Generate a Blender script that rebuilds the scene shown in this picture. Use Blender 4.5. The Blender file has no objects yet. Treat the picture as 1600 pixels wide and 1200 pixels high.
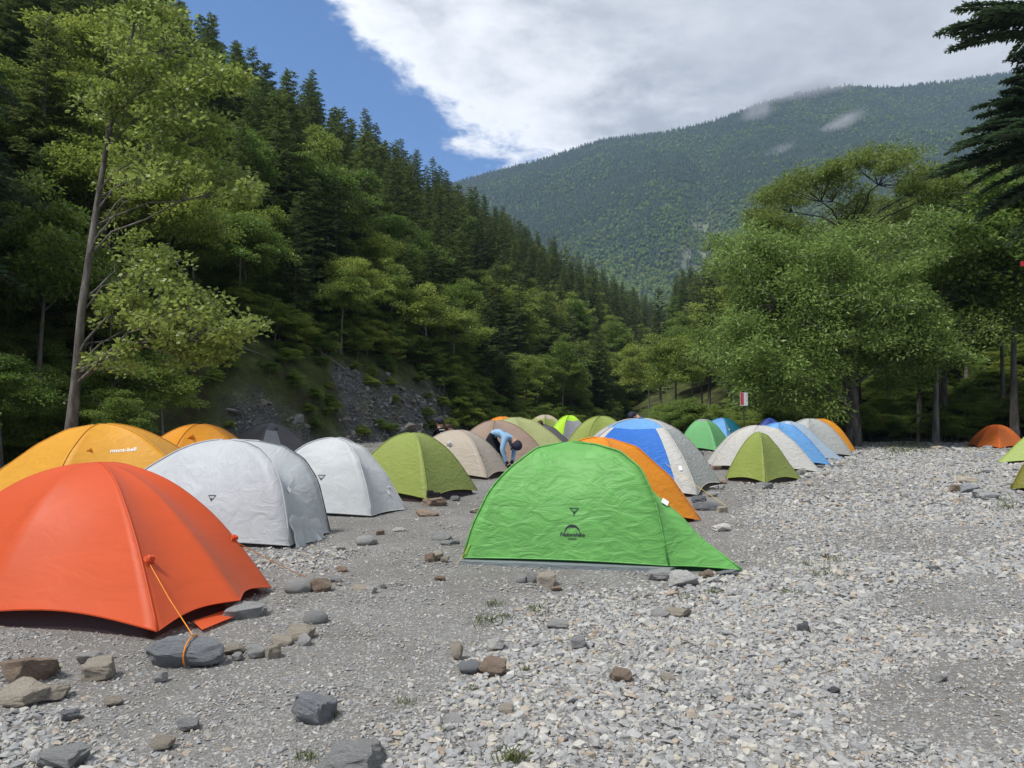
import bpy, bmesh, math, random
import numpy as np
from mathutils import Vector, Matrix, noise
from mathutils.bvhtree import BVHTree
R = math.radians
rng = np.random.default_rng(7)
random.seed(7)
sc = bpy.context.scene
COL = sc.collection

# ------------------------------------------------------------------ camera
F, CX, CY, HORIZON, CAM_Z = 1150.0, 800.0, 600.0, 648.0, 1.5
PITCH = math.atan((HORIZON - CY) / F)
cam_d = bpy.data.cameras.new('camera')
cam = bpy.data.objects.new('camera', cam_d); COL.objects.link(cam)
cam.location = (0, 0, CAM_Z); cam.rotation_euler = (math.pi / 2 + PITCH, 0, 0)
cam_d.sensor_width = 36.0; cam_d.lens = F / 1600 * 36.0
cam_d.clip_start = 0.05; cam_d.clip_end = 9000
sc.camera = cam
# ------------------------------------------------------------------ sky, sun, exposure
SUN_EL, SUN_AZ = 58.0, 232.0          # azimuth measured from +Y towards +X; the sun stands high behind thin cloud, at the camera's back and left
world = bpy.data.worlds.new('World'); sc.world = world; world.use_nodes = True
wn, wl = world.node_tree.nodes, world.node_tree.links
wn.clear()
def N(t, tree=None, **kw):
    n = (tree or wn).new(t)
    for k, v in kw.items(): setattr(n, k, v)
    return n
w_out = N('ShaderNodeOutputWorld'); w_bg = N('ShaderNodeBackground'); w_bg.inputs[1].default_value = 1.0
wl.new(w_bg.outputs[0], w_out.inputs[0])
sky = N('ShaderNodeTexSky', sky_type='NISHITA'); sky.sun_disc = False
sky.sun_elevation = R(SUN_EL); sky.sun_rotation = R(SUN_AZ); sky.altitude = 1500; sky.dust_density = 0.3
sky_s = N('ShaderNodeVectorMath', operation='MULTIPLY'); sky_s.inputs[1].default_value = (0.042, 0.066, 0.092)
wl.new(sky.outputs[0], sky_s.inputs[0])
tc = N('ShaderNodeTexCoord')
sep = N('ShaderNodeSeparateXYZ'); wl.new(tc.outputs['Generated'], sep.inputs[0])
def M(op, a, b=None, c=None, clamp=False):
    n = N('ShaderNodeMath', operation=op, use_clamp=clamp)
    for i, v in enumerate((a, b, c)):
        if v is None: continue
        if isinstance(v, (int, float)): n.inputs[i].default_value = v
        else: wl.new(v, n.inputs[i])
    return n.outputs[0]
zz = M('ADD', M('ABSOLUTE', sep.outputs[2]), 0.22)
cmb = N('ShaderNodeCombineXYZ')
wl.new(M('DIVIDE', sep.outputs[0], zz), cmb.inputs[0]); wl.new(M('DIVIDE', sep.outputs[1], zz), cmb.inputs[1])
wl.new(M('MULTIPLY', sep.outputs[2], 1.5), cmb.inputs[2])
def wnoise(scale, det, rough, off=(0, 0, 0), dist=0.0):
    mp = N('ShaderNodeMapping'); mp.inputs['Location'].default_value = off
    wl.new(cmb.outputs[0], mp.inputs[0])
    t = N('ShaderNodeTexNoise'); t.inputs['Scale'].default_value = scale; t.inputs['Detail'].default_value = det
    t.inputs['Roughness'].default_value = rough; t.inputs['Distortion'].default_value = dist
    wl.new(mp.outputs[0], t.inputs['Vector']); return t.outputs['Fac']
n_big = wnoise(1.6, 9, 0.58, (3.1, 0.4, 0), 0.3)
n_det = wnoise(5.0, 9, 0.62, (1.0, 7.0, 2.0), 0.2)
n_low = wnoise(0.9, 5, 0.55, (5.5, 2.0, 1.0))
# bank of cloud with its open edge on the left: n.d > 0 is cloud
dp = N('ShaderNodeVectorMath', operation='DOT_PRODUCT'); dp.inputs[1].default_value = (0.60, -0.255, 0.755)
wl.new(tc.outputs['Generated'], dp.inputs[0])
g = M('ADD', dp.outputs['Value'], M('MULTIPLY', M('SUBTRACT', n_big, 0.5), 0.42))
g = M('ADD', g, M('MULTIPLY', M('SUBTRACT', n_det, 0.5), 0.26))
mr = N('ShaderNodeMapRange', interpolation_type='SMOOTHSTEP'); wl.new(g, mr.inputs[0])
mr.inputs[1].default_value = -0.012; mr.inputs[2].default_value = 0.042
depth = N('ShaderNodeMapRange', interpolation_type='SMOOTHSTEP'); wl.new(g, depth.inputs[0])
depth.inputs[1].default_value = 0.02; depth.inputs[2].default_value = 0.20
puff = M('MULTIPLY', M('SUBTRACT', n_det, 0.5), 1.1)
shade = M('MULTIPLY', depth.outputs[0], M('ADD', M('ADD', 0.28, M('MULTIPLY', n_low, 1.15)), puff), clamp=True)
ramp = N('ShaderNodeValToRGB'); wl.new(shade, ramp.inputs[0])
ramp.color_ramp.elements[0].position = 0.0; ramp.color_ramp.elements[0].color = (0.66, 0.67, 0.69, 1)
ramp.color_ramp.elements[1].position = 1.0; ramp.color_ramp.elements[1].color = (0.285, 0.30, 0.325, 1)
mx = N('ShaderNodeMix', data_type='RGBA'); wl.new(mr.outputs[0], mx.inputs['Factor'])
wl.new(sky_s.outputs[0], mx.inputs['A']); wl.new(ramp.outputs[0], mx.inputs['B'])
wl.new(mx.outputs['Result'], w_bg.inputs[0])
sun_d = bpy.data.lights.new('sun', 'SUN'); sun_d.energy = 2.4; sun_d.angle = R(12); sun_d.color = (1.0, 0.97, 0.92)
sun = bpy.data.objects.new('sun', sun_d); COL.objects.link(sun)
sdir = Vector((math.sin(R(SUN_AZ)) * math.cos(R(SUN_EL)), math.cos(R(SUN_AZ)) * math.cos(R(SUN_EL)), math.sin(R(SUN_EL))))
sun.location = sdir * 60; sun.rotation_euler = sdir.to_track_quat('Z', 'Y').to_euler()
vs = sc.view_settings
vs.view_transform = 'Standard'; vs.look = 'None'; vs.exposure = 0.95; vs.gamma = 1.0; vs.use_curve_mapping = False
cy = sc.cycles
cy.max_bounces = 6; cy.diffuse_bounces = 3; cy.glossy_bounces = 2; cy.transmission_bounces = 4
cy.volume_bounces = 0; cy.transparent_max_bounces = 8; cy.use_denoising = True

# ------------------------------------------------------------------ helpers
def at(px, py, Y):
    """world point on the ray through photo pixel (px,py) at depth Y"""
    vx, vy, vz = (px - CX) / F, 1.0, (CY - py) / F
    c, s = math.cos(PITCH), math.sin(PITCH)
    d = Vector((vx, vy * c - vz * s, vy * s + vz * c))
    d *= Y / d.y
    return Vector((d.x, d.y, CAM_Z + d.z))
def gr(px, py, z=0.0):
    """ground point seen at a photo pixel"""
    p = at(px, py, 1.0); dz = p.z - CAM_Z
    return at(px, py, (z - CAM_Z) / dz)
def tag(o, label=None, cat=None, group=None, kind=None):
    if label: o['label'] = label
    if cat: o['category'] = cat
    if group: o['group'] = group
    if kind: o['kind'] = kind
    return o
def empty(name, loc, rz=0.0, scale=1.0):
    o = bpy.data.objects.new(name, None); COL.objects.link(o)
    o.location = loc; o.rotation_euler = (0, 0, rz); o.scale = (scale,) * 3
    o.empty_display_size = 0.2
    return o
def mesh_np(name, V, Fq, mat=None, smooth=False, rnd=None, mats=None, midx=None):
    """mesh from arrays: V (n,3), Fq (m,k) faces of one size, or a list of such arrays"""
    V = np.asarray(V, dtype=np.float32).reshape(-1, 3)
    blocks = Fq if isinstance(Fq, list) else [Fq]
    blocks = [np.asarray(b, dtype=np.int32) for b in blocks if len(b)]
    me = bpy.data.meshes.new(name)
    nl = sum(b.size for b in blocks); nf = sum(len(b) for b in blocks)
    me.vertices.add(len(V)); me.vertices.foreach_set('co', V.ravel())
    me.loops.add(nl); me.polygons.add(nf)
    me.loops.foreach_set('vertex_index', np.concatenate([b.ravel() for b in blocks]))
    st, tot, off = [], [], 0
    for b in blocks:
        k = b.shape[1]; st.append(off + np.arange(len(b)) * k); tot.append(np.full(len(b), k)); off += b.size
    me.polygons.foreach_set('loop_start', np.concatenate(st).astype(np.int32))
    me.polygons.foreach_set('loop_total', np.concatenate(tot).astype(np.int32))
    if midx is not None: me.polygons.foreach_set('material_index', np.asarray(midx, dtype=np.int32))
    me.polygons.foreach_set('use_smooth', np.full(nf, bool(smooth)))
    if rnd is not None:
        a = me.attributes.new('rnd', 'FLOAT', 'FACE'); a.data.foreach_set('value', np.asarray(rnd, dtype=np.float32))
    me.update(calc_edges=True); me.validate()
    for m_ in (mats or ([mat] if mat else [])): me.materials.append(m_)
    return me
def link(name, me, parent=None, loc=(0, 0, 0)):
    o = bpy.data.objects.new(name, me); COL.objects.link(o)
    o.location = loc
    if parent: o.parent = parent
    return o
class MB:
    """collects simple shapes and builds one mesh"""
    def __init__(s): s.v, s.q, s.t, s.n = [], [], [], 0
    def add(s, V, q=(), t=()):
        V = np.asarray(V, dtype=float).reshape(-1, 3); s.v.append(V)
        if len(q): s.q.append(np.asarray(q, dtype=int) + s.n)
        if len(t): s.t.append(np.asarray(t, dtype=int) + s.n)
        s.n += len(V)
    def tube(s, P, rad, sides=6, cap=True):
        P = [Vector(p) for p in P]; n = len(P)
        if not hasattr(rad, '__len__'): rad = [rad] * n
        V, q, t = [], [], []
        prev = None
        for i, p in enumerate(P):
            d = (P[min(i + 1, n - 1)] - P[max(i - 1, 0)])
            d = d.normalized() if d.length > 1e-9 else Vector((0, 0, 1))
            a = prev if prev is not None else (Vector((1, 0, 0)) if abs(d.x) < 0.9 else Vector((0, 1, 0)))
            a = (a - d * a.dot(d)); a = a.normalized() if a.length > 1e-6 else d.orthogonal().normalized()
            b = d.cross(a); prev = a
            for k in range(sides):
                an = 2 * math.pi * k / sides
                V.append(p + (a * math.cos(an) + b * math.sin(an)) * rad[i])
        for i in range(n - 1):
            for k in range(sides):
                k2 = (k + 1) % sides
                q.append((i * sides + k, i * sides + k2, (i + 1) * sides + k2, (i + 1) * sides + k))
        if cap:
            V.append(P[-1]); e = len(V) - 1
            for k in range(sides): t.append(((n - 1) * sides + k, (n - 1) * sides + (k + 1) % sides, e))
        s.add([tuple(v) for v in V], q, t)
    def box(s, c, size, rot=None):
        V = np.array([(x, y, z) for x in (-.5, .5) for y in (-.5, .5) for z in (-.5, .5)]) * np.array(size)
        if rot is not None: V = V @ np.array(rot.to_3x3()).T
        s.add(V + np.array(c), [(0, 1, 3, 2), (4, 6, 7, 5), (0, 4, 5, 1), (2, 3, 7, 6), (0, 2, 6, 4), (1, 5, 7, 3)])
    def mesh(s, name, mat, smooth=False):
        bl = []
        if s.q: bl.append(np.concatenate(s.q))
        if s.t: bl.append(np.concatenate(s.t))
        return mesh_np(name, np.concatenate(s.v), bl, mat, smooth)
    def obj(s, name, mat, parent=None, smooth=False, loc=(0, 0, 0)):
        return link(name, s.mesh(name, mat, smooth), parent, loc)

# ------------------------------------------------------------------ materials
def new_mat(name):
    m = bpy.data.materials.new(name); m.use_nodes = True
    nt = m.node_tree; nt.nodes.clear()
    out = nt.nodes.new('ShaderNodeOutputMaterial')
    return m, nt, out
def nd(nt, t, **kw):
    n = nt.nodes.new(t)
    for k, v in kw.items(): setattr(n, k, v)
    return n
def tex_noise(nt, vec, scale, det=4, rough=0.55, dist=0.0):
    t = nd(nt, 'ShaderNodeTexNoise'); t.inputs['Scale'].default_value = scale
    t.inputs['Detail'].default_value = det; t.inputs['Roughness'].default_value = rough; t.inputs['Distortion'].default_value = dist
    if vec is not None: nt.links.new(vec, t.inputs['Vector'])
    return t
def cramp(nt, fac, stops):
    r = nd(nt, 'ShaderNodeValToRGB'); e = r.color_ramp.elements
    while len(e) < len(stops): e.new(0.5)
    for k, (p, c) in zip(e, stops): k.position = p; k.color = (*c, 1)
    if fac is not None: nt.links.new(fac, r.inputs[0])
    return r
def mixc(nt, fac, a, b, blend='MIX'):
    m = nd(nt, 'ShaderNodeMix', data_type='RGBA', blend_type=blend)
    for s, v in (('Factor', fac), ('A', a), ('B', b)):
        if isinstance(v, (int, float)): m.inputs[s].default_value = v
        elif isinstance(v, tuple): m.inputs[s].default_value = (*v, 1)
        else: nt.links.new(v, m.inputs[s])
    return m.outputs['Result']
def principled(nt, out, rough=0.6, spec=0.3):
    p = nd(nt, 'ShaderNodeBsdfPrincipled'); p.inputs['Roughness'].default_value = rough
    p.inputs['Specular IOR Level'].default_value = spec
    nt.links.new(p.outputs[0], out.inputs['Surface']); return p
def bump(nt, h, strength, dist, p):
    b = nd(nt, 'ShaderNodeBump'); b.inputs['Strength'].default_value = strength; b.inputs['Distance'].default_value = dist
    nt.links.new(h, b.inputs['Height']); nt.links.new(b.outputs[0], p.inputs['Normal']); return b
def plain(name, col, rough=0.6, spec=0.3, var=0.12, scale=8.0):
    m, nt, out = new_mat(name); p = principled(nt, out, rough, spec)
    t = tex_noise(nt, nd(nt, 'ShaderNodeTexCoord').outputs['Object'], scale)
    r = cramp(nt, t.outputs['Fac'], [(0.3, tuple(c * (1 - var) for c in col)), (0.7, tuple(min(1, c * (1 + var)) for c in col))])
    nt.links.new(r.outputs[0], p.inputs['Base Color']); return m
def leaf_mat(name, dark, light, transl=0.35, rough=0.45, hue_var=0.04, vr=(1.25, 0.7)):
    m, nt, out = new_mat(name)
    at_ = nd(nt, 'ShaderNodeAttribute', attribute_name='rnd')
    oi = nd(nt, 'ShaderNodeObjectInfo')
    r = cramp(nt, at_.outputs['Fac'], [(0.0, dark), (1.0, light)])
    hs = nd(nt, 'ShaderNodeHueSaturation')
    mr_ = nd(nt, 'ShaderNodeMapRange'); nt.links.new(oi.outputs['Random'], mr_.inputs[0])
    mr_.inputs[3].default_value = 0.5 - hue_var; mr_.inputs[4].default_value = 0.5 + hue_var
    nt.links.new(mr_.outputs[0], hs.inputs['Hue'])
    mv = nd(nt, 'ShaderNodeMapRange'); nt.links.new(oi.outputs['Random'], mv.inputs[0])
    mv.inputs[3].default_value = vr[0]; mv.inputs[4].default_value = vr[1]
    nt.links.new(mv.outputs[0], hs.inputs['Value']); nt.links.new(r.outputs[0], hs.inputs['Color'])
    p = nd(nt, 'ShaderNodeBsdfPrincipled'); p.inputs['Roughness'].default_value = rough; p.inputs['Specular IOR Level'].default_value = 0.35
    nt.links.new(hs.outputs[0], p.inputs['Base Color'])
    tr = nd(nt, 'ShaderNodeBsdfTranslucent'); nt.links.new(hs.outputs[0], tr.inputs['Color'])
    mxs = nd(nt, 'ShaderNodeMixShader'); mxs.inputs[0].default_value = transl
    nt.links.new(p.outputs[0], mxs.inputs[1]); nt.links.new(tr.outputs[0], mxs.inputs[2])
    nt.links.new(mxs.outputs[0], out.inputs['Surface']); return m
def bark_mat(name, dark, light, scale=6.0):
    m, nt, out = new_mat(name); p = principled(nt, out, 0.9, 0.1)
    mp = nd(nt, 'ShaderNodeMapping'); mp.inputs['Scale'].default_value = (1, 1, 0.25)
    nt.links.new(nd(nt, 'ShaderNodeTexCoord').outputs['Object'], mp.inputs[0])
    t = tex_noise(nt, mp.outputs[0], scale, 8, 0.7)
    r = cramp(nt, t.outputs['Fac'], [(0.35, dark), (0.65, light)])
    nt.links.new(r.outputs[0], p.inputs['Base Color']); bump(nt, t.outputs['Fac'], 0.8, 0.03, p); return m
def fabric_mat(name, col, wrinkle=0.25, scale=5.0, stretch=(1, 1, 2.2), transl=0.28, rough=0.5, var=0.06):
    m, nt, out = new_mat(name)
    co = nd(nt, 'ShaderNodeTexCoord').outputs['Object']
    mp = nd(nt, 'ShaderNodeMapping'); mp.inputs['Scale'].default_value = stretch; nt.links.new(co, mp.inputs[0])
    big = tex_noise(nt, mp.outputs[0], scale, 5, 0.55, 1.2)
    fine = tex_noise(nt, co, 900.0, 2, 0.5)
    r = cramp(nt, big.outputs['Fac'], [(0.3, tuple(c * (1 - var) for c in col)), (0.7, tuple(min(1, c * (1 + var)) for c in col))])
    p = nd(nt, 'ShaderNodeBsdfPrincipled'); p.inputs['Roughness'].default_value = rough; p.inputs['Specular IOR Level'].default_value = 0.3
    p.inputs['Sheen Weight'].default_value = 0.08
    nt.links.new(r.outputs[0], p.inputs['Base Color'])
    ad = nd(nt, 'ShaderNodeMath', operation='MULTIPLY_ADD'); nt.links.new(fine.outputs['Fac'], ad.inputs[0]); ad.inputs[1].default_value = 0.02
    nt.links.new(big.outputs['Fac'], ad.inputs[2])
    b = bump(nt, ad.outputs[0], wrinkle, 0.06, p)
    tr = nd(nt, 'ShaderNodeBsdfTranslucent'); nt.links.new(r.outputs[0], tr.inputs['Color']); nt.links.new(b.outputs[0], tr.inputs['Normal'])
    mxs = nd(nt, 'ShaderNodeMixShader'); mxs.inputs[0].default_value = transl
    nt.links.new(p.outputs[0], mxs.inputs[1]); nt.links.new(tr.outputs[0], mxs.inputs[2])
    nt.links.new(mxs.outputs[0], out.inputs['Surface']); return m

MT = {}
MT['needle'] = leaf_mat('needle_foliage', (0.052, 0.086, 0.027), (0.175, 0.235, 0.064), 0.42, 0.5, 0.02)
MT['needle_near'] = leaf_mat('dark_needle_foliage', (0.036, 0.070, 0.036), (0.11, 0.17, 0.075), 0.32, 0.55, 0.01)
MT['leaf'] = leaf_mat('broad_leaf_foliage', (0.105, 0.165, 0.030), (0.32, 0.42, 0.085), 0.5, 0.42, 0.025)
MT['leaf_birch'] = leaf_mat('yellow_green_leaf', (0.15, 0.215, 0.040), (0.46, 0.54, 0.14), 0.5, 0.4, 0.0)
MT['leaf_willow'] = leaf_mat('willow_leaf', (0.14, 0.235, 0.052), (0.40, 0.54, 0.145), 0.48, 0.42, 0.0)
MT['leaf_tall'] = leaf_mat('olive_green_leaf', (0.13, 0.19, 0.040), (0.34, 0.43, 0.10), 0.45, 0.45, 0.0)
MT['leaf_far_sunlit'] = leaf_mat('distant_broadleaf_sunlit', (0.10, 0.17, 0.035), (0.27, 0.37, 0.075), 0.3, 0.6, 0.03, (1.1, 0.85))  # light broadleaf green, brightened further so the colour carries the sunlit patches
MT['needle_far'] = leaf_mat('distant_conifer', (0.024, 0.050, 0.030), (0.055, 0.095, 0.048), 0.15, 0.6, 0.02, (1.1, 0.9))
MT['grass'] = leaf_mat('grass_blade', (0.06, 0.085, 0.02), (0.20, 0.22, 0.07), 0.3, 0.5, 0.05)
MT['bark'] = bark_mat('grey_bark', (0.045, 0.040, 0.034), (0.22, 0.20, 0.18))
MT['bark_dark'] = bark_mat('dark_bark', (0.018, 0.016, 0.014), (0.085, 0.075, 0.065))
MT['bark_pale'] = bark_mat('pale_bark', (0.10, 0.09, 0.08), (0.32, 0.30, 0.27))
MT['black'] = plain('black_fabric', (0.018, 0.018, 0.021), 0.6)
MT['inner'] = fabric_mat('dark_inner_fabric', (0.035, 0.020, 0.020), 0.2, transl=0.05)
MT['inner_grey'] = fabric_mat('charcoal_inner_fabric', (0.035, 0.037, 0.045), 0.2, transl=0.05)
MT['cord'] = plain('orange_cord', (0.75, 0.24, 0.02), 0.5)
MT['cord_y'] = plain('yellow_cord', (0.70, 0.50, 0.08), 0.5)
MT['white'] = plain('white_print', (0.82, 0.82, 0.82), 0.6, 0.3, 0.02)
MT['pole'] = plain('dark_pole_metal', (0.05, 0.05, 0.055), 0.35, 0.5)
MT['print'] = plain('dark_print', (0.03, 0.03, 0.045), 0.6)

# ------------------------------------------------------------------ terrain
def _hash(ix, iy, seed):
    h = (ix * 374761393 + iy * 668265263 + seed * 1442695041) & 0xffffffff
    h = ((h ^ (h >> 13)) * 1274126177) & 0xffffffff
    return ((h ^ (h >> 16)) & 0xffff) / 65535.0
def vnoise(x, y, seed=0):
    x = np.asarray(x, float); y = np.asarray(y, float)
    ix, iy = np.floor(x).astype(np.int64), np.floor(y).astype(np.int64); fx, fy = x - ix, y - iy
    fx = fx * fx * (3 - 2 * fx); fy = fy * fy * (3 - 2 * fy)
    a, b = _hash(ix, iy, seed), _hash(ix + 1, iy, seed); c, d = _hash(ix, iy + 1, seed), _hash(ix + 1, iy + 1, seed)
    return (a + (b - a) * fx) * (1 - fy) + (c + (d - c) * fx) * fy
def fbm(x, y, seed=0, oct=4):
    s, a, t = 0, 1, 0
    for o in range(oct):
        s = s + a * vnoise(np.asarray(x) * 2 ** o, np.asarray(y) * 2 ** o, seed + o); t += a; a *= 0.5
    return s / t - 0.5
def sst(a, b, x):
    t = np.clip((np.asarray(x, float) - a) / (b - a), 0, 1); return t * t * (3 - 2 * t)

HP, HD, HN = np.array([-15.0, 22.0]), np.array([0.399, 0.917]), np.array([-0.917, 0.399])
def hill_ls(x, y):
    """distance along the foot of the left hill and distance in from it"""
    dx, dy = np.asarray(x, float) - HP[0], np.asarray(y, float) - HP[1]
    return dx * HD[0] + dy * HD[1], dx * HN[0] + dy * HN[1]
def hill_xy(l, s):
    return HP[0] + l * HD[0] + s * HN[0], HP[1] + l * HD[1] + s * HN[1]
def hill_h(l, s):
    s = s + 3.0 * fbm(l / 14, s / 40, 3, 3)
    bank = 2.6 * sst(0, 3.0, s) * sst(4, 10, l) * (1 - sst(34, 44, l))
    h = bank + np.where(s < 46, 0.80 * np.clip(s - 0.8, 0, 46), 0.80 * 45.2 - 0.5 * (s - 46))
    h = h + 2.2 * fbm(l / 9, s / 9, 11, 4) * sst(1, 10, s)
    return np.where(s < 0, -0.3, h - 0.25 * (1 - sst(0, 1.0, s)))
def scree_mask(l, s):
    wob = 2.5 * fbm(l / 4, s / 4, 21, 3)
    a = sst(5, 8, l + wob) * (1 - sst(27, 32, l + wob)) * (1 - sst(0.9, 2.3, s + wob * 1.5 - 1.0 * sst(15, 22, l)))
    c = (1 - sst(2.0, 3.4, np.abs(l - 50 + 0.12 * s + wob * 0.5))) * (1 - sst(12, 17, s + wob))
    return np.clip(np.maximum(a * 0.95, c), 0, 1)
def grid_mesh(name, U, Vv, fn, mat, attr=None, smooth=True):
    uu, vv = np.meshgrid(U, Vv, indexing='ij'); P = fn(uu, vv)
    nu, nv = len(U), len(Vv)
    i = np.arange(nu * nv).reshape(nu, nv)
    Fq = np.stack([i[:-1, :-1].ravel(), i[1:, :-1].ravel(), i[1:, 1:].ravel(), i[:-1, 1:].ravel()], 1)
    me = mesh_np(name, np.stack([p.ravel() for p in P], 1), Fq, mat, smooth)
    for k, v in (attr(uu, vv) if attr else {}).items():
        a = me.attributes.new(k, 'FLOAT', 'POINT'); a.data.foreach_set('value', np.asarray(v, dtype=np.float32).ravel())
    return me
# ground ------------------------------------------------------------
m, nt, out = new_mat('grey_grit'); p = principled(nt, out, 0.95, 0.15)
co = nd(nt, 'ShaderNodeTexCoord').outputs['Object']
v1 = nd(nt, 'ShaderNodeTexVoronoi'); v1.inputs['Scale'].default_value = 55.0; nt.links.new(co, v1.inputs['Vector'])
v2 = nd(nt, 'ShaderNodeTexVoronoi'); v2.inputs['Scale'].default_value = 140.0; nt.links.new(co, v2.inputs['Vector'])
sv = nd(nt, 'ShaderNodeSeparateColor'); nt.links.new(v1.outputs['Color'], sv.inputs[0])
sv2 = nd(nt, 'ShaderNodeSeparateColor'); nt.links.new(v2.outputs['Color'], sv2.inputs[0])
c1 = cramp(nt, sv.outputs[0], [(0.0, (0.13, 0.125, 0.12)), (0.55, (0.20, 0.195, 0.185)), (0.85, (0.27, 0.27, 0.27)), (1.0, (0.50, 0.49, 0.46))])
c2 = cramp(nt, sv2.outputs[1], [(0.0, (0.14, 0.13, 0.12)), (0.6, (0.20, 0.19, 0.18)), (1.0, (0.42, 0.41, 0.39))])
mud = tex_noise(nt, co, 0.55, 5, 0.6)
mf = cramp(nt, mud.outputs['Fac'], [(0.38, (0, 0, 0)), (0.62, (1, 1, 1))])
cc = mixc(nt, 0.5, c1.outputs[0], c2.outputs[0])
cc = mixc(nt, mixc(nt, 0.55, (0, 0, 0), mf.outputs[0]), cc, (0.135, 0.125, 0.112))
nt.links.new(cc, p.inputs['Base Color'])
hsum = nd(nt, 'ShaderNodeMath', operation='ADD'); nt.links.new(v1.outputs['Distance'], hsum.inputs[0]); nt.links.new(sv2.outputs[0], hsum.inputs[1])
bump(nt, hsum.outputs[0], 0.5, 0.012, p)
MT['ground'] = m
def axis(lim, n, k):
    t = np.linspace(-1, 1, n); return np.sinh(t * k) / math.sinh(k) * lim
def ground_z(x, y):
    near = np.exp(-(np.asarray(x) ** 2 + np.asarray(y) ** 2) / 60 ** 2)
    return (0.05 * fbm(x / 1.7, y / 1.7, 31, 3) + 0.03 * fbm(x / 0.5, y / 0.5, 35, 2)) * near
gm = grid_mesh('ground', axis(3500, 241, 7.4), axis(3500, 241, 7.4), lambda u, v: (u, v, ground_z(u, v)), MT['ground'])
tag(link('ground', gm), kind='structure')
# left hillside ------------------------------------------------------
m, nt, out = new_mat('hillside_soil'); p = principled(nt, out, 0.95, 0.1)
co = nd(nt, 'ShaderNodeTexCoord').outputs['Object']
n1 = tex_noise(nt, co, 0.7, 7, 0.65); n2 = tex_noise(nt, co, 4.0, 8, 0.7)
soil = cramp(nt, n1.outputs['Fac'], [(0.35, (0.045, 0.038, 0.024)), (0.52, (0.065, 0.080, 0.025)), (0.7, (0.12, 0.14, 0.045))])
vo = nd(nt, 'ShaderNodeTexVoronoi'); vo.inputs['Scale'].default_value = 9.0
wv = nd(nt, 'ShaderNodeMapping'); wv.inputs['Scale'].default_value = (1.0, 1.0, 2.2); wv.inputs['Rotation'].default_value = (0.5, 0.3, 0)
nt.links.new(co, wv.inputs[0]); nt.links.new(wv.outputs[0], vo.inputs['Vector'])
svv = nd(nt, 'ShaderNodeSeparateColor'); nt.links.new(vo.outputs['Color'], svv.inputs[0])
slate = cramp(nt, svv.outputs[0], [(0.0, (0.07, 0.07, 0.078)), (0.6, (0.16, 0.16, 0.165)), (0.9, (0.27, 0.265, 0.255)), (1.0, (0.42, 0.41, 0.38))])
n3 = tex_noise(nt, co, 0.9, 6, 0.7)
moss = cramp(nt, n3.outputs['Fac'], [(0.42, (0.055, 0.055, 0.06)), (0.52, (0.13, 0.13, 0.13)), (0.60, (0.09, 0.10, 0.04))])
sl2 = mixc(nt, 0.55, slate.outputs[0], moss.outputs[0])
sa = nd(nt, 'ShaderNodeAttribute', attribute_name='scree')
nt.links.new(mixc(nt, sa.outputs['Fac'], soil.outputs[0], sl2), p.inputs['Base Color'])
bump(nt, n2.outputs['Fac'], 0.9, 0.25, p)
MT['soil'] = m
def hill_fn(l, s):
    x, y = hill_xy(l, s); z = hill_h(l, s)
    z = z + scree_mask(l, s) * (1.5 * fbm(l / 1.1, s / 0.8, 71, 5) - 0.9 * np.abs(fbm(l / 2.6 + s / 2.5, s / 6, 74, 3)))
    return x, y, z
hm = grid_mesh('hillside', np.concatenate([np.arange(-60, 2, 0.6), np.arange(2, 34, 0.22), np.arange(34, 70, 0.5), np.arange(70, 560, 3.0)]),
               np.concatenate([np.arange(-1.5, 5, 0.2), np.arange(5, 14, 0.45), np.arange(14, 95, 1.6)]), hill_fn, MT['soil'],
               lambda l, s: {'scree': scree_mask(l, s)})
tag(link('hillside', hm), kind='structure')
# right hillside under the wood --------------------------------------
def rhill_h(x, y):
    s2 = (x - 25) * 0.8 + (y - 45) * 0.22 + 5 * fbm(x / 15, y / 15, 5, 3)
    return np.where(s2 > 0, 0.55 * np.clip(s2, 0, 60), -0.4)
rm = grid_mesh('hillside_right', np.arange(10, 150, 2.0), np.arange(14, 220, 2.5), lambda x, y: (x, y, rhill_h(x, y)), MT['soil'],
               lambda x, y: {'scree': x * 0})
tag(link('hillside_right', rm), kind='structure')
# far mountain ---------------------------------------------------------
RX = np.array([-900, -300, 200, 600, 760, 850, 950, 1000, 1050, 1130, 1200, 1270, 1340, 1400, 1500, 1600, 1800, 2200, 2600])
RY = np.array([560, 500, 420, 315, 268, 243, 212, 206, 200, 180, 152, 134, 124, 128, 118, 104, 90, 110, 200])
MY0, MY1 = 620.0, 1750.0
def mount_fn(u, w):
    """u: photo column that the ridge shows at, w: 0 at the foot .. 1 at the ridge .. 1.25 behind it"""
    Yr = MY1 + 120 * np.sin(u / 260.0)
    xr = (u - CX) / F * Yr; zr = (HORIZON - np.interp(u, RX, RY)) / F * Yr
    y = MY0 + (Yr - MY0) * w; x = xr * (0.42 + 0.58 * w) + 60 * w * 0
    ww = np.clip(w, 0, 1)
    prof = 0.85 * ww + 0.15 * ww ** 2
    z = zr * prof - np.clip(w - 1, 0, 1) * 900
    amp = np.sin(np.pi * np.clip(ww, 0, 1)) ** 0.8
    rid = np.abs(fbm(x / 330 + 0.15 * y / 330, y / 900, 41, 3)) * 2
    gull = np.exp(-((x - 0.262 * y + 6 * np.sin(y / 60)) / 34.0) ** 2)
    z = z + amp * (130 * (0.35 - rid) + 44 * fbm(x / 90, y / 90, 47, 4) - 42 * gull)
    return x, y, z
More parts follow.
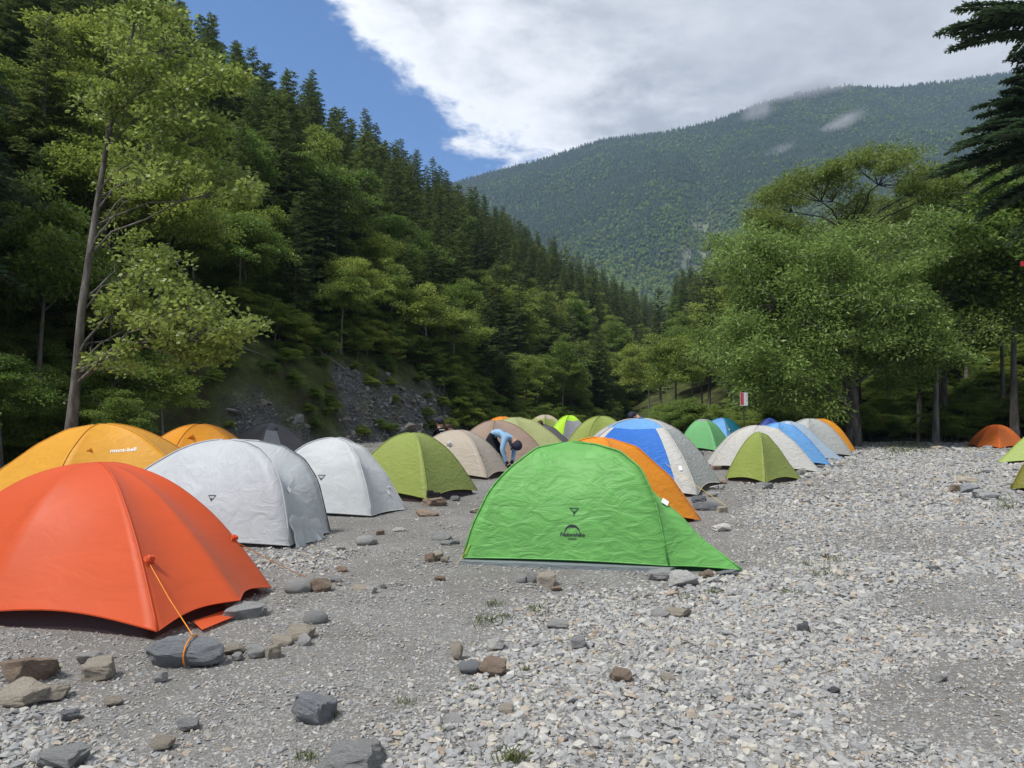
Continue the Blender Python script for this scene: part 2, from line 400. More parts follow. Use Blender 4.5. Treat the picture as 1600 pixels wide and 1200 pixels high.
def mount_scree(u, w):
    x, y, z = mount_fn(u, w)
    wob = 40 * fbm(x / 60, y / 60, 53, 4)
    d = np.abs(x - 0.262 * y + 6 * np.sin(y / 60) + wob)
    wid = 16 + 34 * np.exp(-((w - 0.42) / 0.16) ** 2)
    patch = sst(-0.06, 0.12, fbm(x / 22, y / 22, 59, 4))
    return (1 - sst(wid * 0.5, wid, d)) * sst(0.05, 0.15, w) * (1 - sst(0.5, 0.62, w)) * (0.35 + 0.65 * patch)
m, nt, out = new_mat('mountain_forest_floor'); p = principled(nt, out, 0.95, 0.1)
co = nd(nt, 'ShaderNodeTexCoord').outputs['Object']
n1 = tex_noise(nt, co, 0.03, 8, 0.65)
so = cramp(nt, n1.outputs['Fac'], [(0.35, (0.030, 0.050, 0.022)), (0.65, (0.070, 0.105, 0.035))])
n2 = tex_noise(nt, co, 0.12, 5, 0.7)
ro = cramp(nt, n2.outputs['Fac'], [(0.35, (0.09, 0.12, 0.05)), (0.62, (0.25, 0.25, 0.20))])
sa = nd(nt, 'ShaderNodeAttribute', attribute_name='scree')
nt.links.new(mixc(nt, sa.outputs['Fac'], so.outputs[0], ro.outputs[0]), p.inputs['Base Color'])
MT['mount'] = m
mm = grid_mesh('mountain', np.concatenate([np.arange(-900, 300, 60), np.arange(300, 2000, 8), np.arange(2000, 2600, 60)]),
               np.concatenate([np.linspace(0, 1, 130), np.linspace(1.02, 1.3, 6)]), mount_fn, MT['mount'],
               lambda u, w: {'scree': mount_scree(u, w)})
tag(link('mountain', mm), kind='structure')

# ------------------------------------------------------------------ scattering (uncountable stuff only)
def scatter(name, pts, rot, scl, idx, protos, kind='stuff', label=None, cat=None):
    me = bpy.data.meshes.new(name)
    n = len(pts); me.vertices.add(n); me.vertices.foreach_set('co', np.asarray(pts, dtype=np.float32).ravel())
    for k, v in (('rot', rot), ('scl', scl)):
        a = me.attributes.new(k, 'FLOAT_VECTOR', 'POINT'); a.data.foreach_set('vector', np.asarray(v, dtype=np.float32).ravel())
    a = me.attributes.new('idx', 'INT', 'POINT'); a.data.foreach_set('value', np.asarray(idx, dtype=np.int32))
    o = link(name, me)
    ng = bpy.data.node_groups.new(name + '_nodes', 'GeometryNodeTree')
    ng.interface.new_socket('Geometry', in_out='INPUT', socket_type='NodeSocketGeometry')
    ng.interface.new_socket('Geometry', in_out='OUTPUT', socket_type='NodeSocketGeometry')
    L = ng.links; gi = ng.nodes.new('NodeGroupInput'); go = ng.nodes.new('NodeGroupOutput')
    iop = ng.nodes.new('GeometryNodeInstanceOnPoints'); jn = ng.nodes.new('GeometryNodeJoinGeometry')
    for po in reversed(protos):
        oi = ng.nodes.new('GeometryNodeObjectInfo'); oi.inputs['Object'].default_value = po; oi.inputs['As Instance'].default_value = True
        L.new(oi.outputs['Geometry'], jn.inputs[0])
    def attr(nm, ty):
        q = ng.nodes.new('GeometryNodeInputNamedAttribute'); q.data_type = ty; q.inputs['Name'].default_value = nm; return q.outputs[0]
    e2r = ng.nodes.new('FunctionNodeEulerToRotation'); L.new(attr('rot', 'FLOAT_VECTOR'), e2r.inputs[0])
    L.new(gi.outputs[0], iop.inputs['Points']); L.new(jn.outputs[0], iop.inputs['Instance'])
    iop.inputs['Pick Instance'].default_value = True
    L.new(attr('idx', 'INT'), iop.inputs['Instance Index']); L.new(e2r.outputs[0], iop.inputs['Rotation'])
    L.new(attr('scl', 'FLOAT_VECTOR'), iop.inputs['Scale']); L.new(iop.outputs[0], go.inputs[0])
    md = o.modifiers.new('scatter', 'NODES'); md.node_group = ng
    tag(o, label, cat, kind=kind); return o
def proto(name, me):
    return bpy.data.objects.new(name, me)          # mesh holder for scatter(), never linked to the scene itself

# ------------------------------------------------------------------ trees
def leaf_quads(P, D, Nn, L, W):
    """rhombic leaves: base P, direction D, face normal Nn, length L, width W"""
    D = D / (np.linalg.norm(D, axis=1, keepdims=True) + 1e-9)
    S = np.cross(D, Nn); S /= (np.linalg.norm(S, axis=1, keepdims=True) + 1e-9)
    L = np.asarray(L).reshape(-1, 1); W = np.asarray(W).reshape(-1, 1)
    V = np.stack([P, P + D * L * 0.45 + S * W * 0.5, P + D * L, P + D * L * 0.45 - S * W * 0.5], 1)
    n = len(P); return V.reshape(-1, 3), np.arange(n * 4).reshape(n, 4)
def conifer_meshes(seed, H=12.0, base=0.22, width=0.21, nbr=105, nsp=9, mat='needle', droop=0.25, explicit=None, bark='bark', spray=1.0, r0=None):
    r = np.random.default_rng(seed)
    tr = MB()
    bend = r.normal(0, 0.010 * H, 2)
    path = lambda z: np.array([bend[0] * math.sin(z / H * 2.2), bend[1] * math.sin(z / H * 1.7), z])
    r0 = r0 or H * 0.0125
    zs = np.linspace(-0.6, H, 9)
    tr.tube([path(z) for z in zs], [max(0.012, r0 * (1 - max(0, z) / H) ** 0.8) for z in zs], 7)
    for k in range(int(9)):                                    # dead lower twigs
        z = H * r.uniform(0.05, base + 0.08); a = r.uniform(0, 6.28); Lb = r.uniform(0.3, 1.1)
        p0 = path(z); tr.tube([p0, p0 + np.array([math.cos(a) * Lb, math.sin(a) * Lb, -0.1 * Lb])], [0.018, 0.006], 4)
    br = []
    if explicit is None:
        for k in range(nbr):
            f = base + (1 - base) * ((k + r.uniform(0, 1)) / nbr) ** 0.92
            a = k * 2.399 + r.uniform(-0.4, 0.4)
            env = (1 - f) ** 0.75 * min(1.0, 0.45 + (f - base) * 3.2)
            Lb = H * width * (0.10 + env) * r.uniform(0.65, 1.2)
            br.append((f * H, a, Lb, droop * r.uniform(0.4, 1.6) - 0.35 * f))
    else: br = explicit
    P, D, Nn, L, W = [], [], [], [], []
    for (z, a, Lb, dr) in br:
        d = np.array([math.cos(a), math.sin(a), 0.0]); side = np.array([-d[1], d[0], 0.0]); p0 = path(z)
        def pt(u): return p0 + d * Lb * u + np.array([0, 0, -dr * Lb * u * u + 0.10 * Lb * u])
        tr.tube([pt(0), pt(0.5), pt(1.0)], [max(0.008, 0.018 * Lb ** 0.8), max(0.006, 0.010 * Lb ** 0.8), 0.004], 4, cap=False)
        ns = max(4, int(nsp * (0.5 + Lb / 2.2)))
        for j in range(ns):
            u = 0.10 + 0.90 * (j + r.uniform(0, 1)) / ns
            c = pt(u)
            for sg in (-1, 1):
                ll = spray * (0.16 + 0.30 * Lb * (1.02 - u) ** 0.7 * min(1, 0.4 + u * 1.5)) * r.uniform(0.7, 1.3)
                dd = d * r.uniform(0.45, 0.9) + side * sg * r.uniform(0.6, 1.0) + np.array([0, 0, r.uniform(-0.28, 0.12)])
                dd /= np.linalg.norm(dd)
                up = np.array([r.normal(0, 0.25), r.normal(0, 0.25), 1.0])
                ll = min(ll, 0.42) if explicit is not None else ll
                wd = min(0.20, 0.30 * ll) * (spray if explicit is None else 0.8)
                P.append(c); D.append(dd); Nn.append(up); L.append(ll); W.append(wd)
                for q in range(3):                             # side shoots
                    b = c + dd * ll * (0.2 + 0.25 * q)
                    d2 = dd * 0.7 + np.cross(up, dd) * (1 if q % 2 else -1) * 0.8 + np.array([0, 0, r.uniform(-0.3, 0.15)])
                    P.append(b); D.append(d2); Nn.append(up + r.normal(0, 0.3, 3)); L.append(ll * r.uniform(0.4, 0.62)); W.append(wd * 0.8)
        P.append(pt(0.93)); D.append(d + np.array([0, 0, -dr])); Nn.append(np.array([0, 0, 1.0])); L.append(0.3 * spray); W.append(0.09 * spray)
    if explicit is None:
        for k in range(14):                                    # leader
            P.append(path(H * (0.93 + 0.005 * k))); a = r.uniform(0, 6.28)
            D.append(np.array([math.cos(a), math.sin(a), 0.9])); Nn.append(r.normal(0, 1, 3)); L.append(0.35); W.append(0.09)
    P, D, Nn = np.array(P), np.array(D), np.array(Nn)
    V, Q = leaf_quads(P, D, Nn, np.array(L), np.array(W))
    crown = mesh_np('crown', V, Q, MT[mat], rnd=np.clip(r.normal(0.45, 0.22, len(Q)), 0, 1))
    return tr.mesh('trunk', MT[bark], True), crown
def broadleaf_meshes(seed, trunk_pts, trunk_r, clusters, nleaf=9000, leafL=0.17, leafW=0.09, mat='leaf', bark='bark',
                     nlimb=6, flat=0.55, csize=0.9, upbias=1.0, limb_start=(0.3, 0.9), droopy=0.0, limb_k=0.42):
    """clusters: (n,3) centres of leaf clumps; limbs are grown from the trunk to groups of them"""
    r = np.random.default_rng(seed)
    tr = MB(); T = [np.array(p, float) for p in trunk_pts]; n = len(T)
    tr.tube(T, [trunk_r * (1 - 0.85 * (i / (n - 1)) ** 0.9) * (1.35 if i == 0 else 1) for i in range(n)], 9)
    cum = np.concatenate([[0], np.cumsum([np.linalg.norm(T[i + 1] - T[i]) for i in range(n - 1)])]); cum /= cum[-1]
    def tp(f):
        return np.array([np.interp(f, cum, [p[k] for p in T]) for k in range(3)])
    C = np.array(clusters, float)
    cen = C[r.choice(len(C), min(nlimb, len(C)), replace=False)]
    for _ in range(5):
        lab = np.argmin(((C[:, None] - cen[None]) ** 2).sum(2), 1)
        cen = np.array([C[lab == k].mean(0) if (lab == k).any() else cen[k] for k in range(len(cen))])
    ztop = T[-1][2]; zlow = T[0][2]
    segs = []
    for k in range(len(cen)):
        mem = C[lab == k]
        if not len(mem): continue
        rel = np.clip((cen[k][2] - zlow) / (ztop - zlow + 1e-6), 0.2, 1.1)
        f = np.clip(limb_start[0] + (limb_start[1] - limb_start[0]) * (rel - 0.35) / 0.7, limb_start[0], limb_start[1]) * r.uniform(0.85, 1.05)
        a = tp(min(f, 0.98)); e = a + (cen[k] - a) * 0.72
        mid = (a + e) / 2 + np.array([r.normal(0, 0.15), r.normal(0, 0.15), 0.10 * np.linalg.norm(e - a)])
        lr = trunk_r * limb_k * (1 - 0.6 * f)
        q = [a, a * 0.55 + mid * 0.45 + r.normal(0, 0.06, 3), mid, mid * 0.45 + e * 0.55 + r.normal(0, 0.1, 3), e]
        tr.tube(q, [lr, lr * 0.85, lr * 0.68, lr * 0.52, lr * 0.38], 6, cap=False)
        for cpt in mem:
            b = e if np.linalg.norm(cpt - e) < np.linalg.norm(cpt - mid) * 1.3 else mid
            m2 = (b + cpt) / 2 + r.normal(0, 0.12, 3) + np.array([0, 0, 0.08])
            tr.tube([b, m2, cpt], [lr * 0.34, lr * 0.22, 0.006], 4, cap=False)
            segs.append((m2, cpt))
    per = max(8, nleaf // len(C)); P, D, Nn = [], [], []
    for i, cpt in enumerate(C):
        cs = csize * r.uniform(0.65, 1.3)
        for _ in range(4):                                     # fine twigs in the clump
            v = r.normal(0, 1, 3) * np.array([cs, cs, cs * flat]) * 0.7
            tr.tube([cpt, cpt + v], [0.010, 0.003], 3, cap=False)
        v = r.normal(0, 1, (per, 3)); v /= np.linalg.norm(v, axis=1, keepdims=True)
        rad = r.uniform(0, 1, (per, 1)) ** 0.45
        tilt = np.array([r.normal(0, 0.18), r.normal(0, 0.18)])
        off = v * rad * np.array([cs, cs, cs * flat]); off[:, 2] += off[:, 0] * tilt[0] + off[:, 1] * tilt[1] - 0.12 * (off[:, 0] ** 2 + off[:, 1] ** 2) / cs
        P.append(cpt + off)
        d = off * np.array([1, 1, 0.25]) + r.normal(0, 0.45, (per, 3)) * cs; d[:, 2] -= droopy * cs
        D.append(d); Nn.append(np.stack([r.normal(0, 0.5, per), r.normal(0, 0.5, per), np.full(per, upbias)], 1))
    P, D, Nn = np.concatenate(P), np.concatenate(D), np.concatenate(Nn)
    k = len(P); sz = r.uniform(0.65, 1.35, k)
    V, Q = leaf_quads(P, D, Nn, leafL * sz, leafW * sz)
    crown = mesh_np('crown', V, Q, MT[mat], rnd=np.clip(r.normal(0.45, 0.24, k), 0, 1))
    return tr.mesh('trunk', MT[bark], True), crown
def crown_clusters(seed, n, c, rad, hollow=0.55, zmin=-1.0):
    """clump centres spread over the outer part of an uneven ellipsoid"""
    r = np.random.default_rng(seed); out = []
    while len(out) < n:
        v = r.normal(0, 1, 3); v /= np.linalg.norm(v)
        if v[2] < zmin: continue
        lump = 1 + 0.28 * math.sin(3.1 * v[0] + seed) * math.cos(2.7 * v[1] - seed) + 0.14 * math.sin(7 * v[2] + 2 * seed)
        out.append(np.array(c) + v * np.array(rad) * lump * r.uniform(hollow, 1.0))
    return np.array(out)
def tree(name, trunk_me, crown_me, loc, rz=0.0, s=1.0, sz=None, label=None, cat='tree', group=None):
    e = empty(name, loc, rz); e.scale = (s, s, sz or s)
    link('trunk', trunk_me, e); link('crown', crown_me, e)
    tag(e, label, cat, group); return e
# --- kinds used on the slopes
CON = [conifer_meshes(100 + i, H=12, base=b, width=w, nbr=nb, droop=dr) for i, (b, w, nb, dr) in
       enumerate([(0.16, 0.20, 110, 0.25), (0.30, 0.22, 96, 0.35), (0.24, 0.18, 104, 0.15), (0.38, 0.21, 84, 0.30), (0.12, 0.24, 112, 0.35)])]
BRD = []
for i in range(5):
    r_ = np.random.default_rng(300 + i); Ht = 8.0; lean = r_.normal(0, 0.5, 2)
    tp_ = [(0, 0, -0.6), (lean[0] * 0.2, lean[1] * 0.2, 2.0), (lean[0] * 0.6, lean[1] * 0.6, 4.2), (lean[0], lean[1], 6.4)]
    cl = crown_clusters(310 + i, 46, (lean[0] * 0.8, lean[1] * 0.8, 5.4), (2.5, 2.5, 2.5), 0.45, -0.7)
    BRD.append(broadleaf_meshes(320 + i, tp_, 0.13, cl, 15000, 0.16, 0.095, 'leaf', 'bark_pale' if i % 2 else 'bark', 6, 0.34, 0.95))
def joined_proto(name, pair):
    """trunk and crown of a slope tree in one mesh, for the mass of trees behind the individual ones"""
    bm = bmesh.new()
    for i, me in enumerate(pair):
        k0 = len(bm.faces); bm.from_mesh(me); bm.faces.ensure_lookup_table()
        for f in bm.faces[k0:]: f.material_index = i
    me = bpy.data.meshes.new(name); bm.to_mesh(me); bm.free()
    for p_ in pair: me.materials.append(p_.materials[0])
    return proto(name, me)
# --- positions on the left hill
pos = []; cell = {}
r_ = np.random.default_rng(55)
def try_add(l, s, mind):
    k = (int(l // 2), int(s // 2))
    for a in range(-2, 3):
        for b in range(-2, 3):
            for (l2, s2) in cell.get((k[0] + a, k[1] + b), ()):
                if (l - l2) ** 2 + (s - s2) ** 2 < mind * mind: return False
    cell.setdefault(k, []).append((l, s)); return True
for _ in range(26000):
    l = r_.uniform(-14, 440) if r_.random() < 0.55 else r_.uniform(-14, 130); s = r_.uniform(1.5, 56)
    if scree_mask(l, s) > 0.35: continue
    if 4 < l < 30 and s < 3.0: continue
    mind = 2.3 if l < 60 else (2.7 if l < 140 else 3.5)
    if not try_add(l, s, mind): continue
    x, y = hill_xy(l, s); z = float(hill_h(l, s))
    if y < 12: continue
    px = CX + F * x / y
    low = s < 16
    brd = r_.random() < (0.62 if s < 7 else 0.40 if low else 0.13)
    pos.append((x, y, z, brd, px, l, s))
cand = [p_ for p_ in pos if -60 < p_[4] < 1180]
cand.sort(key=lambda p_: p_[1] ** 2 + p_[0] ** 2)
indiv = {True: [], False: []}
for p_ in cand:
    lim = 130 if p_[3] else 280
    if len(indiv[p_[3]]) < lim: indiv[p_[3]].append(p_)
iset = set((p_[0], p_[1]) for k in indiv for p_ in indiv[k])
def zone(p_):
    px, l, s = p_[4], p_[5], p_[6]
    side = ('behind the yellow tents' if px < 330 else 'above the charcoal and silver tents' if px < 520 else 'above the olive and beige tents' if px < 720
            else 'above mid camp' if px < 930 else 'at its far right end')
    lev = 'at the foot of the left hillside' if s < 7 else 'low on the left hillside' if s < 18 else 'halfway up the left hillside' if s < 34 else 'high on the left hillside'
    return lev, side
def size_for(p_):
    rr = random.uniform(0.72, 1.15)
    if p_[3]: return rr * (0.85 if p_[6] < 8 else 1.05)
    return rr * (0.80 if p_[6] < 8 else 1.0)
for p_ in indiv[False]:
    s_ = size_for(p_); t_ = random.choice((CON[0], CON[4], CON[2])) if p_[6] < 14 else random.choice(CON)
    lev, side = zone(p_)
    tree('conifer', *t_, (p_[0], p_[1], p_[2] - 0.1), random.uniform(0, 6.28), s_, s_ * random.uniform(0.9, 1.15),
         'dark conifer %s, %s' % (lev, side), 'tree', 'conifers %s, %s' % (lev, side))
for p_ in indiv[True]:
    s_ = size_for(p_); t_ = random.choice(BRD)
    lev, side = zone(p_)
    tree('broadleaf_tree', *t_, (p_[0], p_[1], p_[2] - 0.1), random.uniform(0, 6.28), s_, s_ * random.uniform(0.9, 1.2),
         'broadleaf tree %s, %s' % (lev, side), 'tree', 'broadleaf trees %s, %s' % (lev, side))
rest = [p_ for p_ in pos if (p_[0], p_[1]) not in iset]
PR = [joined_proto('slope_conifer_%d' % i, t_) for i, t_ in enumerate(CON)] + [joined_proto('slope_broadleaf_%d' % i, t_) for i, t_ in enumerate(BRD)]
ss = np.array([size_for(p_) for p_ in rest])
scatter('hillside_forest', [(p_[0], p_[1], p_[2] - 0.1) for p_ in rest],
        np.stack([np.zeros(len(rest)), np.zeros(len(rest)), r_.uniform(0, 6.28, len(rest))], 1), np.stack([ss, ss, ss * 1.05], 1),
        [(5 + int(r_.integers(5))) if p_[3] else int(r_.integers(5)) for p_ in rest], PR,
        label='far mass of conifers and broadleaf trees covering the left hillside', cat='forest')
print('hill trees', len(pos), 'individual', len(iset))
n_ = 3600; l_ = np.concatenate([r_.uniform(-14, 60, 1900), r_.uniform(60, 220, n_ - 1900)]); s_ = 0.6 + 26 * r_.uniform(0, 1, n_) ** 1.3
k_ = (scree_mask(l_, s_) < r_.uniform(0.3, 1.15, n_)); l_, s_ = l_[k_], s_[k_]; x_, y_ = hill_xy(l_, s_); z_ = hill_h(l_, s_); q_ = r_.uniform(0.14, 0.40, len(l_)) * np.where((l_ > 4) & (l_ < 30) & (s_ < 3.2), 0.45, 1.0)
scatter('undergrowth', np.stack([x_, y_, z_ - 3.0 * q_ * 0.75], 1), np.stack([np.zeros(len(l_))] * 2 + [r_.uniform(0, 6.28, len(l_))], 1), np.stack([q_ * 1.25, q_ * 1.25, q_], 1),
        5 + r_.integers(0, 5, len(l_)), PR, label='leafy undergrowth covering the floor of the hillside wood', cat='undergrowth')
# --- right-hand wood
k = 0; rpos = []
r_ = np.random.default_rng(77)
for _ in range(4000):
    x, y = r_.uniform(17, 75), r_.uniform(37, 125)
    px = CX + F * x / y
    if px < 1130 or px > 1750: continue
    if x / y < 0.36 and y < 50: continue
    if any((x - a) ** 2 + (y - b) ** 2 < 3.1 ** 2 for a, b in rpos): continue
    rpos.append((x, y))
rpos = rpos[:95]
for (x, y) in rpos:
    z = max(0.0, float(rhill_h(x, y))); con = r_.random() < 0.38
    s_ = r_.uniform(0.85, 1.2) * (1.0 if con else 1.25)
    tree('conifer' if con else 'broadleaf_tree', *(random.choice(CON) if con else random.choice(BRD)), (x, y, z - 0.1), r_.uniform(0, 6.28), s_, s_ * r_.uniform(0.95, 1.2),
         'dark conifer in the shady wood on the right of the gravel' if con else 'broadleaf tree in the shady wood on the right of the gravel', 'tree',
         'conifers in the right-hand wood' if con else 'broadleaf trees in the right-hand wood')
n_ = 620; x_ = r_.uniform(9, 48, n_); y_ = r_.uniform(38.5, 66, n_); k_ = (x_ / y_ > 0.2) & (x_ / y_ < 0.85); x_, y_ = x_[k_], y_[k_]; q_ = r_.uniform(0.16, 0.42, len(x_))
scatter('undergrowth', np.stack([x_, y_, np.maximum(0, rhill_h(x_, y_)) - 2.2 * q_], 1), np.stack([np.zeros(len(x_))] * 2 + [r_.uniform(0, 6.28, len(x_))], 1), np.stack([q_ * 1.3, q_ * 1.3, q_], 1),
        5 + r_.integers(0, 5, len(x_)), PR, label='leafy undergrowth in the shade of the right-hand wood', cat='undergrowth')
n_ = 900; x_ = r_.uniform(22, 140, n_); y_ = r_.uniform(60, 215, n_); k_ = (x_ / y_ > 0.22) & (x_ / y_ < 0.9) & (rhill_h(x_, y_) > -0.3); x_, y_ = x_[k_], y_[k_]; q_ = r_.uniform(0.8, 1.2, len(x_))
scatter('far_wood', np.stack([x_, y_, np.maximum(0, rhill_h(x_, y_)) - 0.2], 1), np.stack([np.zeros(len(x_))] * 2 + [r_.uniform(0, 6.28, len(x_))], 1), np.stack([q_, q_, q_], 1),
        r_.integers(0, 10, len(x_)), PR, label='mass of trees on the slope far behind the big round tree', cat='forest')
# --- valley floor trees between the hill and the big round tree
for i, (x, y, s_) in enumerate([(16, 62, 1.1), (20, 75, 1.2), (22, 90, 1.3), (13, 70, 1.0), (27, 100, 1.3), (12, 54, 0.9), (31, 118, 1.4), (17, 84, 1.2), (24, 66, 1.2), (36, 105, 1.4)]):
    con = i % 3 == 1
    tree('conifer' if con else 'broadleaf_tree', *(CON[i % 5] if con else BRD[i % 5]), (x, y, -0.05), i * 1.3, s_, s_ * 1.1,
         'dark conifer on the valley floor left of the big round tree' if con else 'broadleaf tree on the valley floor left of the big round tree', 'tree', 'trees on the valley floor')
# --- big pale-green round tree
cl = np.concatenate([crown_clusters(401, 150, (-1.1, 0, 6.3), (5.0, 4.2, 4.1), 0.6, -0.8), crown_clusters(404, 40, (-1.1, 0, 6.3), (3.0, 2.6, 2.6), 0.3, -0.9),
                     crown_clusters(402, 62, (-3.6, -1.4, 3.4), (3.0, 2.6, 2.1), 0.45, -1.0), crown_clusters(403, 34, (1.8, -1.0, 4.4), (2.3, 2.2, 2.0), 0.4, -0.9)])
cl = cl[cl[:, 2] > 1.0]
t_ = broadleaf_meshes(410, [(0, 0, -0.3), (0.05, 0, 2.2), (-0.15, 0, 4.5), (-0.4, 0, 7.5), (-0.5, 0, 9.5)], 0.30, cl, 130000, 0.18, 0.066,
                      'leaf_willow', 'bark', 13, 0.62, 1.0, 0.6, (0.22, 0.95), 0.15)
tree('willow_tree', *t_, (16.0, 34.6, 0), 0, 1.03, 1.06, 'big round pale green tree at the far edge of the gravel', 'tree')
# --- taller tree behind it with dark spreading limbs
cl = np.concatenate([crown_clusters(421, 85, (0.3, 0, 13.2), (5.6, 4.6, 2.9), 0.75, -0.1), crown_clusters(422, 22, (-5.2, -0.5, 10.8), (2.4, 2.0, 1.2), 0.4, -0.7)])
t_ = broadleaf_meshes(430, [(0, 0, -0.3), (0.1, 0, 4), (-0.1, 0, 8.0), (0.2, 0, 10.5), (0.4, 0, 12.5)], 0.36, cl, 42000, 0.16, 0.075,
                      'leaf_tall', 'bark_dark', 9, 0.4, 1.0, 0.8, (0.55, 0.92))
tree('spreading_tree', *t_, (18.8, 40.5, 0), 0.3, 1.0, None, 'tall olive green tree with dark spreading limbs rising behind the round tree', 'tree')
# --- grey-trunked tree on the left with yellow-green leaves
B0 = gr(110, 740); B0 = Vector((-10.4, 17.2, 0))
def rel(px, py, dy=0.0):
    q = at(px, py, 17.2 + dy); return (q.x - B0.x, q.y - B0.y, q.z)
tpts = [(0, 0, -0.3), rel(118, 600), rel(128, 480), rel(150, 330, 0.2), rel(168, 220, 0.3), rel(200, 90, 0.2), rel(225, -40)]
cl = []
r_ = np.random.default_rng(12)
for (px, py, spx, n_) in [(235, 20, 45, 8), (200, 90, 40, 6), (270, 120, 60, 10), (330, 125, 30, 4), (230, 180, 55, 7), (300, 190, 45, 6), (250, 250, 60, 8), (330, 265, 50, 8), (385, 290, 25, 4),
                          (190, 260, 30, 2), (220, 410, 45, 6), (270, 460, 55, 8), (330, 500, 45, 7), (380, 515, 25, 3), (240, 520, 55, 7), (190, 470, 30, 4), (290, 540, 40, 5), (160, 560, 25, 2), (170, 150, 30, 3)]:
    for _ in range(int(n_ * 1.7)):
        cl.append(rel(px + r_.normal(0, spx * 0.62), py + r_.normal(0, spx * 0.42), r_.normal(0, 0.8)))
t_ = broadleaf_meshes(440, tpts, 0.130, cl, 20000, 0.115, 0.078, 'leaf_birch', 'bark', 26, 0.62, 0.40, 0.5, (0.22, 0.97), 0.0, 0.30)
tree('grey_trunk_tree', *t_, tuple(B0), 0, 1.0, None, 'tall slender grey-trunked tree with yellow-green leaves behind the yellow tents', 'tree')
# --- near dark conifers on the left edge
tt = conifer_meshes(450, H=19, base=0.18, width=0.21, nbr=150, nsp=13, mat='needle_near', droop=0.55, spray=0.9)
tree('conifer', *tt, (-17.2, 21.5, 0.2), 0.4, 1.0, None, 'tall dark drooping conifer at the left edge beside the grey trunk', 'tree')
tree('conifer', *tt, (-21.0, 24.5, 2.0), 2.4, 1.05, None, 'tall dark drooping conifer behind the one at the left edge', 'tree')
for i, (x, y, s_) in enumerate([(-14.5, 21, 0.55), (-13.2, 23.5, 0.6), (-16.5, 19.0, 0.45), (-12.0, 25.5, 0.6), (-11.5, 21.5, 0.35), (-13.8, 18.5, 0.3)]):
    tree('broadleaf_shrub', *BRD[i % 5], (x, y, max(0, float(hill_h(*hill_ls(x, y)))) - 0.4), i * 2.1, s_, s_ * 0.9,
         'leafy green shrub at the foot of the slope behind the yellow tents', 'shrub', 'shrubs behind the yellow tents')
# --- near dark conifer whose boughs reach in from the right
ex = []
r_ = np.random.default_rng(19)
for (zc, a0, Lm, dr0, n_) in [(15.4, 184, 4.5, 0.15, 9), (11.2, 180, 4.8, 0.28, 20), (12.7, 184, 3.4, 0.15, 10), (13.6, 184, 2.6, 0.1, 6), (9.6, 184, 3.6, 0.4, 8)]:
    for _ in range(n_):
        ex.append((zc + r_.normal(0, 0.35), R(a0 + r_.normal(0, 11)), Lm * r_.uniform(0.7, 1.03), dr0 * r_.uniform(0.6, 1.5)))
for k in range(46):
    ex.append((r_.uniform(3.0, 19.5), R(r_.uniform(-115, 115)), r_.uniform(2.0, 4.0), r_.uniform(0.1, 0.4)))
tt = conifer_meshes(460, H=20, explicit=ex, nsp=34, mat='needle_near', bark='bark_dark', spray=0.75)
tree('conifer', *tt, (19.6, 25.2, 0), 0, 1.0, None, 'dark conifer reaching in from the right edge with long hanging boughs', 'tree')
# trees close behind it on the right edge
for i, (x, y, s_, lab) in enumerate([(24.5, 36.0, 1.55, 'tall yellow-green broadleaf tree at the right edge under the dark boughs'),
                                     (21.5, 37.5, 1.25, 'broadleaf tree behind the small far orange tent, on its left'),
                                     (27.0, 34.0, 1.5, 'broadleaf tree at the right edge behind the small far orange tent')]):
    tree('broadleaf_tree', *BRD[(i + 2) % 5], (x, y, -0.1), i * 1.7, s_, s_ * 1.15, lab, 'tree')
tree('conifer', *CON[1], (25.5, 43.5, 0), 0.3, 1.35, None, 'dark conifer showing between the spreading tree and the right edge', 'tree')
# --- forest on the far mountain
def low_conifer(seed):
    r = np.random.default_rng(seed); b = MB()
    for j in range(4):
        z0, z1, rr = 1.2 + j * 2.3, 4.6 + j * 2.4, 2.3 - 0.5 * j
        ring = [(math.cos(a) * rr * r.uniform(0.7, 1.25), math.sin(a) * rr * r.uniform(0.7, 1.25), z0 + r.uniform(-0.5, 0.5)) for a in np.linspace(0, 6.28, 8)[:-1]]
        b.add(ring + [(0, 0, z1)], t=[(i, (i + 1) % 7, 7) for i in range(7)])
    me = b.mesh('far_conifer', MT['needle_far']); a = me.attributes.new('rnd', 'FLOAT', 'FACE')
    a.data.foreach_set('value', r.uniform(0, 1, len(me.polygons)).astype(np.float32)); return proto('far_conifer', me)
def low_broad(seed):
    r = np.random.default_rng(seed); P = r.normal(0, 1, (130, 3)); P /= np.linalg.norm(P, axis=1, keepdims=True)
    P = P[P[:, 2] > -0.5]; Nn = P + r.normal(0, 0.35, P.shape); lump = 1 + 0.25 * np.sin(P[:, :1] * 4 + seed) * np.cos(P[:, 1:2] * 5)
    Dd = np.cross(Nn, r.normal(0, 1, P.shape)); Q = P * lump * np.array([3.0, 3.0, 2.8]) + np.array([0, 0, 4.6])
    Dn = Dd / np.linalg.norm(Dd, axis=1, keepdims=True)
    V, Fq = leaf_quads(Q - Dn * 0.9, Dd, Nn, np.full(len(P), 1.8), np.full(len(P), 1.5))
    return proto('far_broadleaf', mesh_np('far_broadleaf', V, Fq, MT['leaf_far_sunlit'], rnd=np.clip(r.normal(0.5, 0.25, len(Fq)), 0, 1)))
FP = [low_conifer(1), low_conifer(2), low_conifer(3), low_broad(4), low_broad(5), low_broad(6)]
nM = 95000
r_ = np.random.default_rng(91)
u = r_.uniform(640, 1720, nM); w = 1 - (1 - r_.uniform(0, 1, nM)) ** 0.95
mx_, my_, mz_ = mount_fn(u, w)
keep = (mount_scree(u, w) < r_.uniform(0.05, 1.0, nM))
